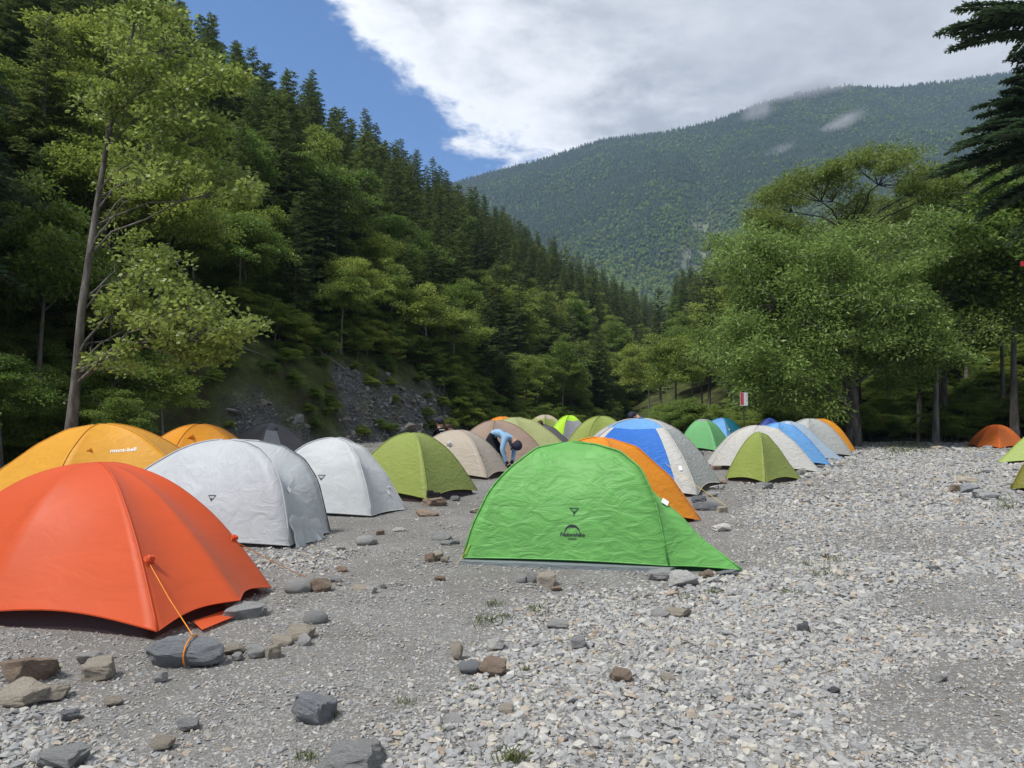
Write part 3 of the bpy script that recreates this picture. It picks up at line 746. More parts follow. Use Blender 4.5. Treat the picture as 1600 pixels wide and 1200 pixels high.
bl = 0.05 + 0.85 * (1 - sst(0.28, 0.56, w + 0.55 * fbm(mx_ / 160, my_ / 160, 83, 3))) + 0.25 * sst(0.05, 0.2, fbm(mx_ / 120, my_ / 120, 88, 3))  # lower broadleaf stands double as sunlit patches, put in by leaf colour
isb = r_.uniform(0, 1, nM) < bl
sc_ = r_.uniform(0.5, 1.0, nM)
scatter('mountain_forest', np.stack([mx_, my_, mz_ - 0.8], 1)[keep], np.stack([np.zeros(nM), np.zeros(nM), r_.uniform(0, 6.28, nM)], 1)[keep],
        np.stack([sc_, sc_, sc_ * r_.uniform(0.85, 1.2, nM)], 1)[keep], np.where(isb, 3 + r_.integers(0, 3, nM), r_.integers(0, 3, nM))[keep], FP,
        label='far-off forest of dark conifers and lighter broadleaf trees with painted-in sunlight covering the mountain', cat='forest')

# ------------------------------------------------------------------ tents
def prof(pts):
    if isinstance(pts, (int, float)): return lambda t, n=float(pts): 1 - t ** n
    xs, ys = zip(*pts); g_ = np.linspace(0, 1, 121); v = np.interp(g_, xs, ys)
    kern = np.hanning(15); kern /= kern.sum()
    vp = np.concatenate([v[:1] * np.ones(7), v, v[-1] - np.arange(1, 8) * (v[-2] - v[-1])])
    v2 = np.convolve(vp, kern, 'valid'); v2[-1] = ys[-1]
    v2 += (v[0] - v2[0]) * (1 - g_) ** 8
    return lambda t: np.interp(t, g_, v2)
class Tent:
    def __init__(s, label, apex, H, corners, mats, matfn=None, sag=0.5, facen=1.55, hem=0.05, arch=0.09, inner='inner', K=14, T=28,
                 conc=0.05, sleeves=True, sleeve_mat=None, wob=0.012, seed=1, name='tent'):
        s.ax, s.H = np.array(apex, float), H
        s.root = empty(name, (apex[0], apex[1], 0)); tag(s.root, label, 'tent')
        s.cor = [(np.array(c[:2], float) - s.ax, prof(c[2] if len(c) > 2 else 2.1), (c[3] if len(c) > 3 else hem)) for c in corners]
        s.sag, s.facen, s.arch, s.conc, s.wob, s.seed = sag, facen, arch, conc, wob, seed
        n = len(corners); tt = np.linspace(0, 1, T + 1) ** 0.85
        V = [(0, 0, H)]; fq, ft, mi = [], [], []
        cols = n * K
        for i in range(n):
            for k in range(K):
                for t in tt[1:]: V.append(s.pt(i, k / K, t))
        idx = lambda c, t: 1 + (c % cols) * T + (t - 1)
        ftm, fqm = [], []
        for c in range(cols):
            i, sm = c // K, (c % K + 0.5) / K
            ft.append((0, idx(c, 1), idx(c + 1, 1))); ftm.append(matfn(i, sm, 0.01) if matfn else 0)
            for t in range(1, T):
                fq.append((idx(c, t), idx(c, t + 1), idx(c + 1, t + 1), idx(c + 1, t)))
                fqm.append(matfn(i, sm, (tt[t] + tt[t + 1]) / 2) if matfn else 0)
        V = np.array(V); s.V, s.faces = V, fq + ft
        mats = [MT[m_] for m_ in (mats if isinstance(mats, (list, tuple)) else [mats])]
        me = mesh_np('fly', V, [np.array(fq), np.array(ft)], None, True, mats=mats, midx=fqm + ftm)
        s.fly = link('fly', me, s.root)
        s.bvh = BVHTree.FromPolygons([Vector(v) for v in V], s.faces)
        sm_ = MT[sleeve_mat] if sleeve_mat else mats[0]
        hb = MB(); P = [s.pt(i, k / K, 1.0) for i in range(n) for k in range(K)]
        hb.tube([Vector(p) for p in P + P[:1]], 0.007, 4, cap=False); hb.obj('hem', sm_, s.root)
        if sleeves:
            for i in range(n):
                if s.cor[i][1] is None: continue
                b = MB(); b.tube([Vector(s.pt(i, 0, t)) + Vector((0, 0, 0.003)) for t in np.linspace(0.06, 1, 22)], 0.010, 5); b.obj('pole_sleeve', sm_, s.root, True)
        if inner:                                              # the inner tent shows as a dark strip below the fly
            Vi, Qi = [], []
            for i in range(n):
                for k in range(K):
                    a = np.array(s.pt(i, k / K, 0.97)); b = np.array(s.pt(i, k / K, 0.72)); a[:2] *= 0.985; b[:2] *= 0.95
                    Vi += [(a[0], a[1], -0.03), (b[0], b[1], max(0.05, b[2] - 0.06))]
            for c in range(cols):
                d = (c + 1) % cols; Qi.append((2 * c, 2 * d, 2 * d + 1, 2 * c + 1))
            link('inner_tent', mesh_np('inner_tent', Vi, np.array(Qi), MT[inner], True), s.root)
    def pt(s, i, f, t):
        (ca, pa, ha), (cb, pb, hb) = s.cor[i], s.cor[(i + 1) % len(s.cor)]
        w = math.sin(math.pi * f)
        b = (ca * (1 - f) + cb * f) * (1 - s.conc * w)
        hc = (1 - f) * pa(t) + f * pb(t); hf = 1 - t ** s.facen
        h = hc + (min(hf, hc) - hc) * s.sag * w ** 0.7
        he = (ha * (1 - f) + hb * f) + s.arch * w * min(1.0, float(np.linalg.norm(ca - cb)) / 1.5)
        z = he * t ** 3 + (s.H - he * t ** 3) * h
        p_ = s.ax + b * t
        wv = s.wob * math.sin(math.pi * t) * (noise.noise(Vector((p_[0] * 2.3, p_[1] * 2.3, z * 2.3 + s.seed))) )
        return (b[0] * t * (1 + wv), b[1] * t * (1 + wv), z + wv * 0.6 * (t > 0))
    def hit(s, px, py):
        o = Vector((-s.ax[0], -s.ax[1], CAM_Z)); d = (at(px, py, 10) - Vector((0, 0, CAM_Z))).normalized()
        loc, nr, ix, di = s.bvh.ray_cast(o, d)
        if loc is None: loc, nr, ix, di = s.bvh.find_nearest(at(px, py, math.hypot(*s.ax)) + o - Vector((0, 0, CAM_Z)))
        if nr.dot(d) > 0: nr = -nr
        return loc, nr
    def decal(s, name, V2, faces, px, py, size, mat, off=0.005, rot=0.0):
        p0, nr = s.hit(px, py); ri = Vector((0, 0, 1)).cross(nr).normalized(); up = nr.cross(ri).normalized()
        out = []
        for (u, v) in V2:
            u, v = (u * math.cos(rot) - v * math.sin(rot)) * size, (u * math.sin(rot) + v * math.cos(rot)) * size
            q = p0 + ri * u + up * v
            l2, n2, _, _ = s.bvh.ray_cast(q + nr * 0.25, -nr)
            out.append(tuple((l2 if l2 is not None else q) + nr * off))
        me = bpy.data.meshes.new(name); me.from_pydata(out, [], faces); me.materials.append(MT[mat]); me.update()
        return link(name, me, s.root)
    def text(s, txt, px, py, size, mat, rot=0.0, shear=0.0, name='lettering'):
        cu = bpy.data.curves.new('t', 'FONT'); cu.body = txt; cu.align_x = 'CENTER'; cu.size = 1.0; cu.shear = shear; cu.offset = 0.022; cu.resolution_u = 4
        ob = bpy.data.objects.new('t', cu); me = bpy.data.meshes.new_from_object(ob)
        V2 = [(v.co.x, v.co.y) for v in me.vertices]; fc = [tuple(p_.vertices) for p_ in me.polygons]
        bpy.data.objects.remove(ob); return s.decal(name, V2, fc, px, py, size, mat, 0.006, rot)
    def cord(s, a, b, mat='cord_y', r=0.0035, sagz=0.0):
        """guy line from a photo pixel on the fly to a photo pixel on the ground (or a world point)"""
        p0, nr = s.hit(*a); q = (gr(*b) if len(b) == 2 else Vector(b)) - Vector((s.ax[0], s.ax[1], 0))
        m_ = MB(); m_.tube([p0 + nr * 0.01, (p0 + q) / 2 - Vector((0, 0, sagz)), q + Vector((0, 0, 0.012))], r, 5); return m_.obj('guy_line', MT[mat], s.root)
    def vent(s, px, py, size, mat, seed=0):
        p0, nr = s.hit(px, py); ri = Vector((0, 0, 1)).cross(nr).normalized(); up = nr.cross(ri).normalized()
        V, q = [], []
        for a in range(9):
            for b in range(6):
                th, ph = math.pi * a / 8, math.pi * 0.5 * b / 5
                rr = size * (1 + 0.35 * noise.noise(Vector((a * 0.9 + seed, b * 0.8, seed))))
                V.append(tuple(p0 + ri * rr * math.cos(th) * math.cos(ph) * 0.7 + up * rr * (math.sin(th) * 0.9 * math.cos(ph) - 0.25) + nr * rr * (0.05 + 0.75 * math.sin(ph) * math.sin(th))))
        for a in range(8):
            for b in range(5): q.append((a * 6 + b, a * 6 + b + 1, a * 6 + b + 7, a * 6 + b + 6))
        return link('vent_hood', mesh_np('vent_hood', V, np.array(q), MT[mat], False), s.root)
    def swing_tag(s, px, py, w=0.07, h=0.10, rot=0.3):
        p0, nr = s.hit(px, py); b = MB(); fr = Matrix.Rotation(rot, 4, nr) @ nr.to_track_quat('Y', 'Z').to_matrix().to_4x4()
        b.box(tuple(p0 + nr * 0.015), (w, 0.004, h), fr); return b.obj('paper_tag', MT['white'], s.root)

fab = lambda nm, col, **k: MT.__setitem__(nm, fabric_mat(nm + '_fabric', col, **k))
fab('orange_red', (0.72, 0.105, 0.026), wrinkle=0.10, scale=2.5, transl=0.25, var=0.04)
fab('yellow', (0.86, 0.42, 0.045), wrinkle=0.22, scale=4, transl=0.3)
fab('amber', (0.85, 0.36, 0.03), wrinkle=0.22, scale=4, transl=0.3)
fab('silver', (0.58, 0.61, 0.635), wrinkle=0.36, scale=3.0, stretch=(1.6, 1.0, 1.5), transl=0.25)
fab('silver2', (0.62, 0.64, 0.65), wrinkle=0.22, scale=3.2, stretch=(1.4, 1.2, 1.4), transl=0.25)
fab('charcoal', (0.085, 0.080, 0.088), wrinkle=0.35, scale=5, transl=0.1)
fab('olive', (0.33, 0.40, 0.095), wrinkle=0.3, scale=4, transl=0.3)
fab('pale_olive', (0.44, 0.47, 0.21), wrinkle=0.4, scale=4, transl=0.3)
fab('beige', (0.52, 0.45, 0.36), wrinkle=0.3, scale=4, transl=0.25)
fab('brown', (0.36, 0.26, 0.20), wrinkle=0.4, scale=4, transl=0.2)
fab('green', (0.19, 0.52, 0.13), wrinkle=0.5, scale=4.2, stretch=(0.9, 1.3, 2.0), transl=0.3, rough=0.42, var=0.12)
fab('green2', (0.19, 0.52, 0.20), wrinkle=0.3, transl=0.3)
fab('dark_green', (0.015, 0.06, 0.04), wrinkle=0.4, transl=0.1)
fab('orange', (0.88, 0.32, 0.02), wrinkle=0.3, transl=0.3)
fab('blue', (0.05, 0.22, 0.72), wrinkle=0.5, transl=0.3)
fab('sky_blue', (0.20, 0.47, 0.86), wrinkle=0.5, transl=0.3)
fab('pale_blue', (0.50, 0.62, 0.74), wrinkle=0.5, transl=0.3)
fab('off_white', (0.70, 0.68, 0.63), wrinkle=0.5, transl=0.3)
fab('grey_white', (0.52, 0.53, 0.50), wrinkle=0.6, transl=0.25)
fab('navy', (0.03, 0.06, 0.28), wrinkle=0.3, transl=0.2)
fab('teal', (0.02, 0.24, 0.34), wrinkle=0.3, transl=0.25)
fab('lime', (0.50, 0.85, 0.04), wrinkle=0.3, transl=0.3)
fab('grey', (0.30, 0.30, 0.32), wrinkle=0.5, transl=0.2)
fab('lime_olive', (0.42, 0.53, 0.14), wrinkle=0.3, transl=0.3)
fab('dark_olive', (0.21, 0.20, 0.03), wrinkle=0.4, transl=0.2)
fab('bright_orange', (0.92, 0.24, 0.05), wrinkle=0.2, transl=0.42)
fab('tarp_grey', (0.20, 0.23, 0.24), wrinkle=0.4, transl=0.05)

# 1 near orange-red tent
T1 = Tent('big orange-red dome tent at the left edge in the foreground', (-3.5, 6.25), 1.10,
          [(-2.33, 4.90, 2.0, 0.08), (-2.03, 5.55, 1.9, 0.12), (-2.03, 6.27, 2.2, 0.05), (-3.0, 7.7, 2.1), (-4.7, 7.5, 2.1), (-5.1, 6.1, 2.1), (-3.78, 5.25, 2.2, 0.11)],
          'orange_red', sag=0.35, facen=1.7, arch=0.055, inner='inner', K=14, wob=0.01, sleeves=False)
T1.cord((233, 884), (288, 1012, ) if False else (float(gr(284, 1040).x) + 0.03, float(gr(284, 1040).y) + 0.07, 0.150), 'cord')
T1.vent(232, 878, 0.075, 'orange_red', 3); T1.vent(366, 842, 0.055, 'orange_red', 5)
b = MB(); b.tube([Vector(T1.pt(0, 0, t)) + Vector((0, 0, 0.002)) for t in np.linspace(0.02, 1, 26)], 0.007, 5); b.obj('seam', MT['orange_red'], T1.root, True)
T1.cord((372, 850), (480, 905), 'cord')
b = MB(); fl = [(-2.13, 5.12), (-1.97, 5.58), (-2.06, 5.70), (-2.25, 5.25)]
b.add([(x - T1.ax[0], y - T1.ax[1], z) for (x, y), z in zip(fl, (0.025, 0.035, 0.05, 0.05))], q=[(0, 1, 2, 3)]); b.obj('fly_flap', MT['orange_red'], T1.root)
# 2 yellow tents
T2 = Tent('yellow dome tent with white lettering at the left edge, behind the orange-red tent', (-7.35, 13.2), 1.34,
          [(-7.5, 11.9, 2.0), (-5.35, 12.7, 2.0), (-5.8, 14.8, 2.1), (-8.6, 15.0, 2.1), (-9.75, 13.2, [(0, 1), (0.25, 0.93), (0.5, 0.70), (0.75, 0.36), (1, 0)])],
          'yellow', sag=0.4, wob=0.015, seed=4)
T2.text('mont-bell', 193, 706, 0.105, 'white', R(4)); T2.vent(140, 704, 0.07, 'yellow', 2); T2.cord((52, 700), (-30, 752), 'cord_y')
T3 = Tent('yellow-orange dome tent with round vent and white lettering, right of the bigger yellow tent', (-6.95, 16.4), 1.29,
          [(-7.2, 15.1, 2.1), (-5.5, 15.9, 2.1), (-5.9, 17.8, 2.1), (-8.4, 17.4, 2.1), (-8.5, 16.0, 2.1)], 'amber', sag=0.4, seed=5)
T3.text('mont-bell', 289, 703, 0.085, 'white', R(-2)); T3.vent(298, 684, 0.12, 'amber', 8)
# 3 charcoal tent on the left
T4 = Tent('charcoal dome tent behind the silver tents, by the rocky bank', (-5.95, 18.2), 1.30,
          [(-5.9, 16.7, 2.1), (-4.5, 17.7, 2.1), (-5.2, 19.5, 2.1), (-7.3, 19.0, 2.1), (-7.3, 17.4, 2.1)], ['charcoal', 'grey'], lambda i, f, t: 1 if (i == 0 and 0.05 < f < 0.5 and t > .35) else 0, sag=0.5, seed=6, inner='inner_grey')
T4.vent(432, 671, 0.07, 'charcoal', 4)
# 4 silver tents
PA = [(0, 1), (0.30, 0.985), (0.55, 0.93), (0.75, 0.79), (0.88, 0.55), (1, 0)]
T5 = Tent('silver-grey tent with a loose door flap, nearer of the two silver tents', (-3.56, 9.25), 1.19,
          [(-2.46, 8.24, PA, 0.05), (-2.29, 9.30, PA, 0.03), (-3.0, 10.3, 2.3), (-4.9, 9.9, 2.1), (-5.15, 8.75, 2.1)], 'silver', sag=0.55, facen=1.6, arch=0.02, conc=0.04, inner='inner_grey', sleeve_mat='silver', wob=0.02)
def tri_patch(T, px, py, size, mat='inner_grey'):
    T.decal('guy_loop', [(-.5, .3), (.5, .3), (0.02, -.38), (0.02, -.2), (-.38, .22), (.38, .22)], [(0, 4, 3, 2), (1, 2, 3, 5), (0, 1, 5, 4)], px, py, size, mat)
    p0, nr = T.hit(px, py); b_ = MB(); b_.tube([p0 + nr * 0.01, p0 + nr * 0.015 + Vector((0, 0, -0.06)), p0 + nr * 0.012 + Vector((0.01, 0, -0.11))], 0.004, 4); b_.obj('webbing_strap', MT['pole'], T.root)
tri_patch(T5, 331, 778, 0.11); T5.swing_tag(450, 766, 0.11, 0.06, 0.3)
b = MB(); b.tube([Vector(T5.pt(1, 0, t)) + Vector((0.01, 0, 0.006)) for t in np.linspace(0.3, 1, 20)], 0.009, 6); b.obj('tent_pole', MT['pole'], T5.root, True)
V, Q = [], []                                                  # door flap hanging in folds to the ground
for i in range(25):
    for j in range(9):
        f, v = i / 24 * 0.8, j / 8; x0, y0 = -2.46 + 0.14 * f, 8.30 + 1.0 * f
        fold = 0.035 * math.sin(f * 34 + 2 * noise.noise(Vector((f * 5, v * 2, 0)))) * v ** 1.5 + 0.05 * noise.noise(Vector((f * 6, v * 3, 2)))
        V.append((x0 + 0.07 * v ** 2 + fold - 0.015 - T5.ax[0], y0 + 0.25 * fold - 0.06 * v - T5.ax[1], 0.36 * (1 - v) * (1 - 0.5 * f) + 0.012 + 0.012 * math.sin(f * 21)))
for i in range(24):
    for j in range(8): Q.append((i * 9 + j, i * 9 + j + 1, i * 9 + j + 10, i * 9 + j + 9))
link('door_flap', mesh_np('door_flap', V, np.array(Q), MT['silver'], True), T5.root)
T6 = Tent('silver-grey tent with taut door panel, farther of the two silver tents', (-2.78, 11.6), 1.14,
          [(-2.04, 10.8, [(0, 1), (0.35, 0.95), (0.65, 0.72), (0.85, 0.4), (1, 0)], 0.03), (-1.66, 11.62, [(0, 1), (0.4, 0.87), (0.7, 0.52), (1, 0)], 0.02), (-2.1, 12.6, 2.2), (-3.7, 12.5, 2.2), (-4.0, 11.1, 2.2)],
          'silver2', sag=0.4, arch=0.02, inner='inner_grey', wob=0.02, seed=7)
tri_patch(T6, 502, 746, 0.13); T6.swing_tag(606, 770, 0.03, 0.07, 0.2)
T6.vent(608, 762, 0.04, 'silver2', 2)
# 5 olive dome
T7 = Tent('olive green dome tent with dark brown hem beside the silver tents', (-1.82, 13.6), 1.17,
          [(-1.42, 12.55, 2.2, 0.07), (-0.66, 14.1, 2.0, 0.06), (-1.9, 15.2, 2.1), (-3.1, 13.6, 2.1, 0.06)], 'olive', sag=0.35, facen=1.75, arch=0.08, seed=8)
T7.cord((668, 735), (680, 778), 'cord_y')
# 6 beige and brown
T8 = Tent('beige dome tent with a pale vent, next to the bending person', (-1.32, 17.9), 1.13,
          [(-0.56, 16.9, 2.2, 0.06), (0.0, 18.3, 2.1, 0.06), (-1.6, 19.3, 2.1), (-2.75, 17.8, 2.1)], 'beige', sag=0.35, facen=1.75, seed=9)
T8.vent(703, 695, 0.14, 'off_white', 6)
b = MB(); b.tube([Vector(T8.pt(0, 0.03, t)) + Vector((0, 0, 0.01)) for t in np.linspace(0.3, 0.75, 12)], 0.012, 5); b.obj('zip', MT['pole'], T8.root)
T9 = Tent('brown dome tent behind the bending person', (-0.48, 21.2), 1.34, [(-0.6, 19.7, 2.3), (1.2, 20.6, 2.1), (0.7, 22.8, 2.1), (-1.6, 22.7, 2.1), (-1.9, 20.8, 2.1)], 'brown', sag=0.5, seed=10)
T10 = Tent('pale olive tunnel-shaped tent right of the brown tent', (0.1, 22.9), 1.42, [(0.3, 21.6, 2.3), (2.1, 22.0, [(0, 1), (0.3, 0.93), (0.6, 0.62), (1, 0)]), (1.7, 24.0, 2.1), (-1.2, 24.6, 2.1), (-1.4, 22.6, 2.1)], 'pale_olive', sag=0.5, seed=11)
T11 = Tent('orange tent of which only the top shows behind the brown tent', (-0.35, 27.0), 1.43, [(-0.3, 25.6), (1.0, 26.6), (0.4, 28.2), (-1.4, 28.2), (-1.7, 26.4)], 'orange', seed=12)
T12 = Tent('charcoal tent with slanting folds in the middle of the camp', (1.0, 24.6), 1.18, [(1.1, 23.2, 2.1), (2.35, 23.9, [(0, 1), (0.3, 0.9), (0.6, 0.58), (1, 0)]), (2.0, 25.8), (0.2, 25.9), (-0.3, 24.4)], 'charcoal', sag=0.6, seed=13, inner='inner_grey')
T13 = Tent('small olive and tan tent farthest back by the scree chute', (1.42, 31.5), 1.50, [(1.3, 30.1), (2.7, 31.0), (2.3, 32.8), (0.6, 32.8), (0.0, 31.0)], ['olive', 'beige'], lambda i, f, t: 1 if (t < 0.3 or (i == 1) or (i == 0 and f > 0.75)) else 0, seed=14)
T14 = Tent('lime green and grey tent in the middle background', (2.2, 28.2), 1.48, [(1.75, 26.9), (3.1, 27.5), (3.2, 29.3), (1.2, 29.4), (1.1, 27.6)], ['lime', 'grey', 'charcoal'], lambda i, f, t: (1 if (t > 0.35) else 0) if i == 0 else (2 if i == 1 else 0), seed=15)
T15 = Tent('olive dome tent with a cream edge behind the blue and white tent', (2.6, 21.4), 1.46, [(1.9, 20.2, 2.2), (3.7, 20.6, 2.2), (3.9, 22.4), (1.9, 22.9), (1.25, 21.2, 2.2)], ['olive', 'off_white'], lambda i, f, t: 1 if i in (1, 2) else 0, seed=16)
# 7 blue and white
def m16(i, f, t):
    if t < 0.40: return 1 if i in (0, 3, 2) else 2
    if i == 0: return 2 if f > 0.86 or f < 0.08 else 0
    return 3 if i == 1 else (2 if f < 0.2 else 0)
T16 = Tent('large blue and white dome tent behind the green tent', (2.62, 14.95), 1.42, [(0.95, 13.7, 2.5), (3.42, 13.62, 2.4, 0.03), (4.5, 16.0, 2.2, 0.03), (1.2, 16.8, 2.4)], ['blue', 'sky_blue', 'off_white', 'grey_white'], m16, sag=0.35, facen=1.9, seed=17, wob=0.02, sleeve_mat='off_white')
T16.cord((1040, 725), (1135, 792), 'cord_y'); T16.swing_tag(1063, 732, 0.06, 0.09)
T17 = Tent('orange tent squeezed between the green tent and the blue and white tent', (1.32, 10.6), 1.18, [(1.4, 9.6, 2.1), (2.66, 10.45, [(0, 1), (0.35, 0.88), (0.7, 0.52), (1, 0)], 0.02), (1.6, 11.7), (-0.2, 11.0)], 'orange', sag=0.4, seed=18)
# 8 green tent
T18 = Tent('bright green tent with black logo in the centre foreground', (0.60, 7.95), 1.21,
           [(-0.50, 7.55, [(0, 1), (0.3, 0.95), (0.55, 0.80), (0.78, 0.55), (0.92, 0.3), (1, 0.0)], 0.05), (1.50, 7.10, PA, 0.06),
            (2.20, 7.12, [(0, 1), (0.18, 0.97), (0.36, 0.85), (0.55, 0.57), (0.78, 0.25), (1, 0)], 0.015), (1.75, 8.75, 2.4), (-0.35, 8.75, [(0, 1), (0.3, 0.94), (0.55, 0.78), (0.78, 0.5), (0.92, 0.26), (1, 0.0)])],
           'green', sag=0.45, facen=1.75, arch=0.015, conc=0.02, inner='dark_green', wob=0.035, seed=19, K=20, T=36)
T18.text('Naturehike', 894, 838, 0.054, 'print', 0, 0.25); T18.text('outdoor', 894, 843, 0.026, 'print', 0, 0.2)
arc = []; fa = []
for k in range(25):
    a = math.pi * k / 24; inn = 0.93 - 0.22 * max(0, math.sin(a)) ** 2
    if 0.45 < a < 2.3: inn = min(inn, 0.80 - 0.18 * (1 - abs(((a - 1.5) / 0.35)) if abs(a - 1.5) < 0.35 else 0))
    arc += [(math.cos(a), math.sin(a)), (math.cos(a) * inn, math.sin(a) * inn * 0.95)]
fa = [(2 * k, 2 * k + 1, 2 * k + 3, 2 * k + 2) for k in range(24)]
T18.decal('logo', arc, fa, 894, 832, 0.078, 'print')
tri_patch(T18, 897, 798, 0.10, 'dark_green'); T18.swing_tag(1038, 786, 0.10, 0.07, 0.5)
gs = [(-0.53, 7.47), (1.50, 7.03), (1.72, 7.4), (1.6, 8.8), (-0.5, 8.8)]
b = MB(); b.add([(x - T18.ax[0], y - T18.ax[1], 0.03 + 0.012 * ((i * 7) % 3)) for i, (x, y) in enumerate(gs)] + [(x - T18.ax[0], y - T18.ax[1], -0.03) for x, y in gs],
          q=[(i, (i + 1) % 5, 5 + (i + 1) % 5, 5 + i) for i in range(5)], t=[(0, 1, 2), (0, 2, 3), (0, 3, 4)]); b.obj('groundsheet', MT['tarp_grey'], T18.root)
T18.cord((735, 850), (716, 880), 'cord_y')
# 9 right group
T19 = Tent('small olive tent with a dark right side in front of the white tunnel tent', (5.62, 16.75), 1.11, [(5.43, 15.85, 2.0, 0.05), (6.62, 16.9, [(0, 1), (0.2, 0.93), (0.45, 0.68), (0.7, 0.36), (1, 0)], 0.02), (5.9, 18.0), (4.86, 16.85, 1.8, 0.05)], 'olive', sag=0.3, facen=1.5, seed=20)
T19.cord((1193, 715), (1196, 757), 'cord')
T20 = Tent('off-white tunnel tent behind the small olive tent', (6.7, 19.9), 1.21, [(6.0, 18.9, 2.6), (8.0, 19.15, [(0, 1), (0.3, 0.93), (0.6, 0.62), (1, 0)], 0.02), (8.0, 20.9, 2.3), (5.6, 21.4, 2.3), (5.55, 20.6, 2.4)], 'off_white', sag=0.35, facen=1.8, seed=21)
T21 = Tent('sky blue tent between the off-white tunnel tent and the pale blue tent', (8.1, 22.3), 1.26, [(7.6, 21.2), (9.45, 21.9, [(0, 1), (0.3, 0.92), (0.6, 0.6), (1, 0)], 0.02), (9.0, 23.6), (7.2, 23.8), (6.8, 22.0)], 'sky_blue', seed=22)
T22 = Tent('pale blue tent sloping to the gravel, behind the sky blue tent', (9.2, 24.4), 1.29, [(8.8, 23.2), (10.85, 24.2, [(0, 1), (0.25, 0.9), (0.5, 0.62), (0.75, 0.3), (1, 0)], 0.02), (10.2, 25.6), (8.2, 25.9), (8.0, 24.2)], 'pale_blue', seed=23)
T23 = Tent('grey-white tent behind the pale blue tent', (10.75, 26.6), 1.36, [(10.2, 25.5), (12.1, 26.2), (12.0, 28.0), (9.8, 28.0), (9.4, 26.4)], 'grey_white', seed=24, inner='inner_grey')
T24 = Tent('yellow-orange tent last in the right-hand row', (12.4, 29.6), 1.34, [(12.0, 28.4), (13.6, 29.2), (13.3, 31.0), (11.5, 31.0), (11.0, 29.4)], 'amber', seed=25)
T25 = Tent('dark blue tent behind the sky blue tent, under the trees', (10.2, 29.2), 1.38, [(9.8, 28.0, 1.5), (11.2, 28.6, 1.5), (11.0, 30.2, 1.5), (9.4, 30.3, 1.5), (9.0, 28.8, 1.5)], 'navy', seed=26, facen=1.2)
T26 = Tent('mid green dome tent with grey cap in front of the teal tent', (8.05, 31.0), 1.32, [(8.25, 29.75, 2.1, 0.05), (9.25, 30.9, 2.0), (8.2, 32.2), (6.95, 31.0, 2.3, 0.05)], ['green2', 'grey', 'charcoal'], lambda i, f, t: 1 if t < 0.26 else (2 if (i == 0 and f < 0.1 and t < .7) else 0), sag=0.3, facen=1.8, seed=27)
T26.cord((1112, 680), (1132, 702), 'cord_y')
T27 = Tent('teal and light blue dome tent right behind the mid green tent', (9.7, 34.0), 1.36, [(9.6, 32.6), (11.0, 33.6), (10.4, 35.4), (8.6, 35.2), (8.2, 33.4)], ['teal', 'sky_blue'], lambda i, f, t: 1 if (i == 4 or (i == 0 and f < 0.25)) else 0, seed=28)
T27.swing_tag(1139, 671, 0.12, 0.07)
T28 = Tent('small orange tent alone at the far right edge of the gravel', (21.9, 33.3), 1.05, [(21.3, 32.2, 2.0), (22.9, 32.8), (22.8, 34.4), (21.2, 34.4), (20.95, 33.2)], 'bright_orange', sag=0.4, seed=29)
T29 = Tent('lime-olive tent cut by the right edge of the picture', (16.7, 22.8), 1.32, [(16.5, 21.7), (18.2, 22.0), (18.2, 23.8), (16.4, 24.0), (15.05, 22.9, [(0, 1), (0.25, 0.88), (0.6, 0.50), (1, 0)], 0.02)], 'lime_olive', seed=30)
T30 = Tent('dark olive tent nearest at the right edge of the picture', (10.95, 14.4), 1.0, [(10.5, 13.4, 2.6), (12.0, 13.7), (12.2, 15.3), (10.8, 15.5), (9.78, 14.5, 3.0)], 'dark_olive', seed=31)
T31 = Tent('low taupe tent beside the kneeling spot of the bending person', (0.75, 19.0), 0.62, [(0.5, 18.1), (1.6, 18.5), (1.4, 19.8), (0.3, 19.8), (0.05, 18.8)], 'beige', seed=32)
T31.root['label'] = 'low taupe tent with blue clothing on top, right of the bending person'

# ------------------------------------------------------------------ rocks
m, nt, out = new_mat('rock'); p = principled(nt, out, 0.85, 0.25)
co = nd(nt, 'ShaderNodeTexCoord').outputs['Object']
oi = nd(nt, 'ShaderNodeObjectInfo')
mp = nd(nt, 'ShaderNodeMapping'); mp.inputs['Scale'].default_value = (1, 1, 3.0); mp.inputs['Rotation'].default_value = (0.4, 0.5, 0)
nt.links.new(co, mp.inputs[0])
n1 = tex_noise(nt, mp.outputs[0], 9.0, 8, 0.7, 0.6); n2 = tex_noise(nt, co, 60.0, 4, 0.7)
r1 = cramp(nt, n1.outputs['Fac'], [(0.28, (0.55, 0.55, 0.57)), (0.5, (1, 1, 1)), (0.70, (1.4, 1.37, 1.3))])
r2 = cramp(nt, n2.outputs['Fac'], [(0.3, (0.8, 0.8, 0.8)), (0.7, (1.2, 1.2, 1.2))])
c_ = mixc(nt, 1.0, oi.outputs['Color'], r1.outputs[0], 'MULTIPLY'); c_ = mixc(nt, 1.0, c_, r2.outputs[0], 'MULTIPLY')
nt.links.new(c_, p.inputs['Base Color']); ad = nd(nt, 'ShaderNodeMath', operation='MULTIPLY_ADD')
nt.links.new(n2.outputs['Fac'], ad.inputs[0]); ad.inputs[1].default_value = 0.4; nt.links.new(n1.outputs['Fac'], ad.inputs[2])
bump(nt, ad.outputs[0], 0.9, 0.035, p); MT['rock'] = m
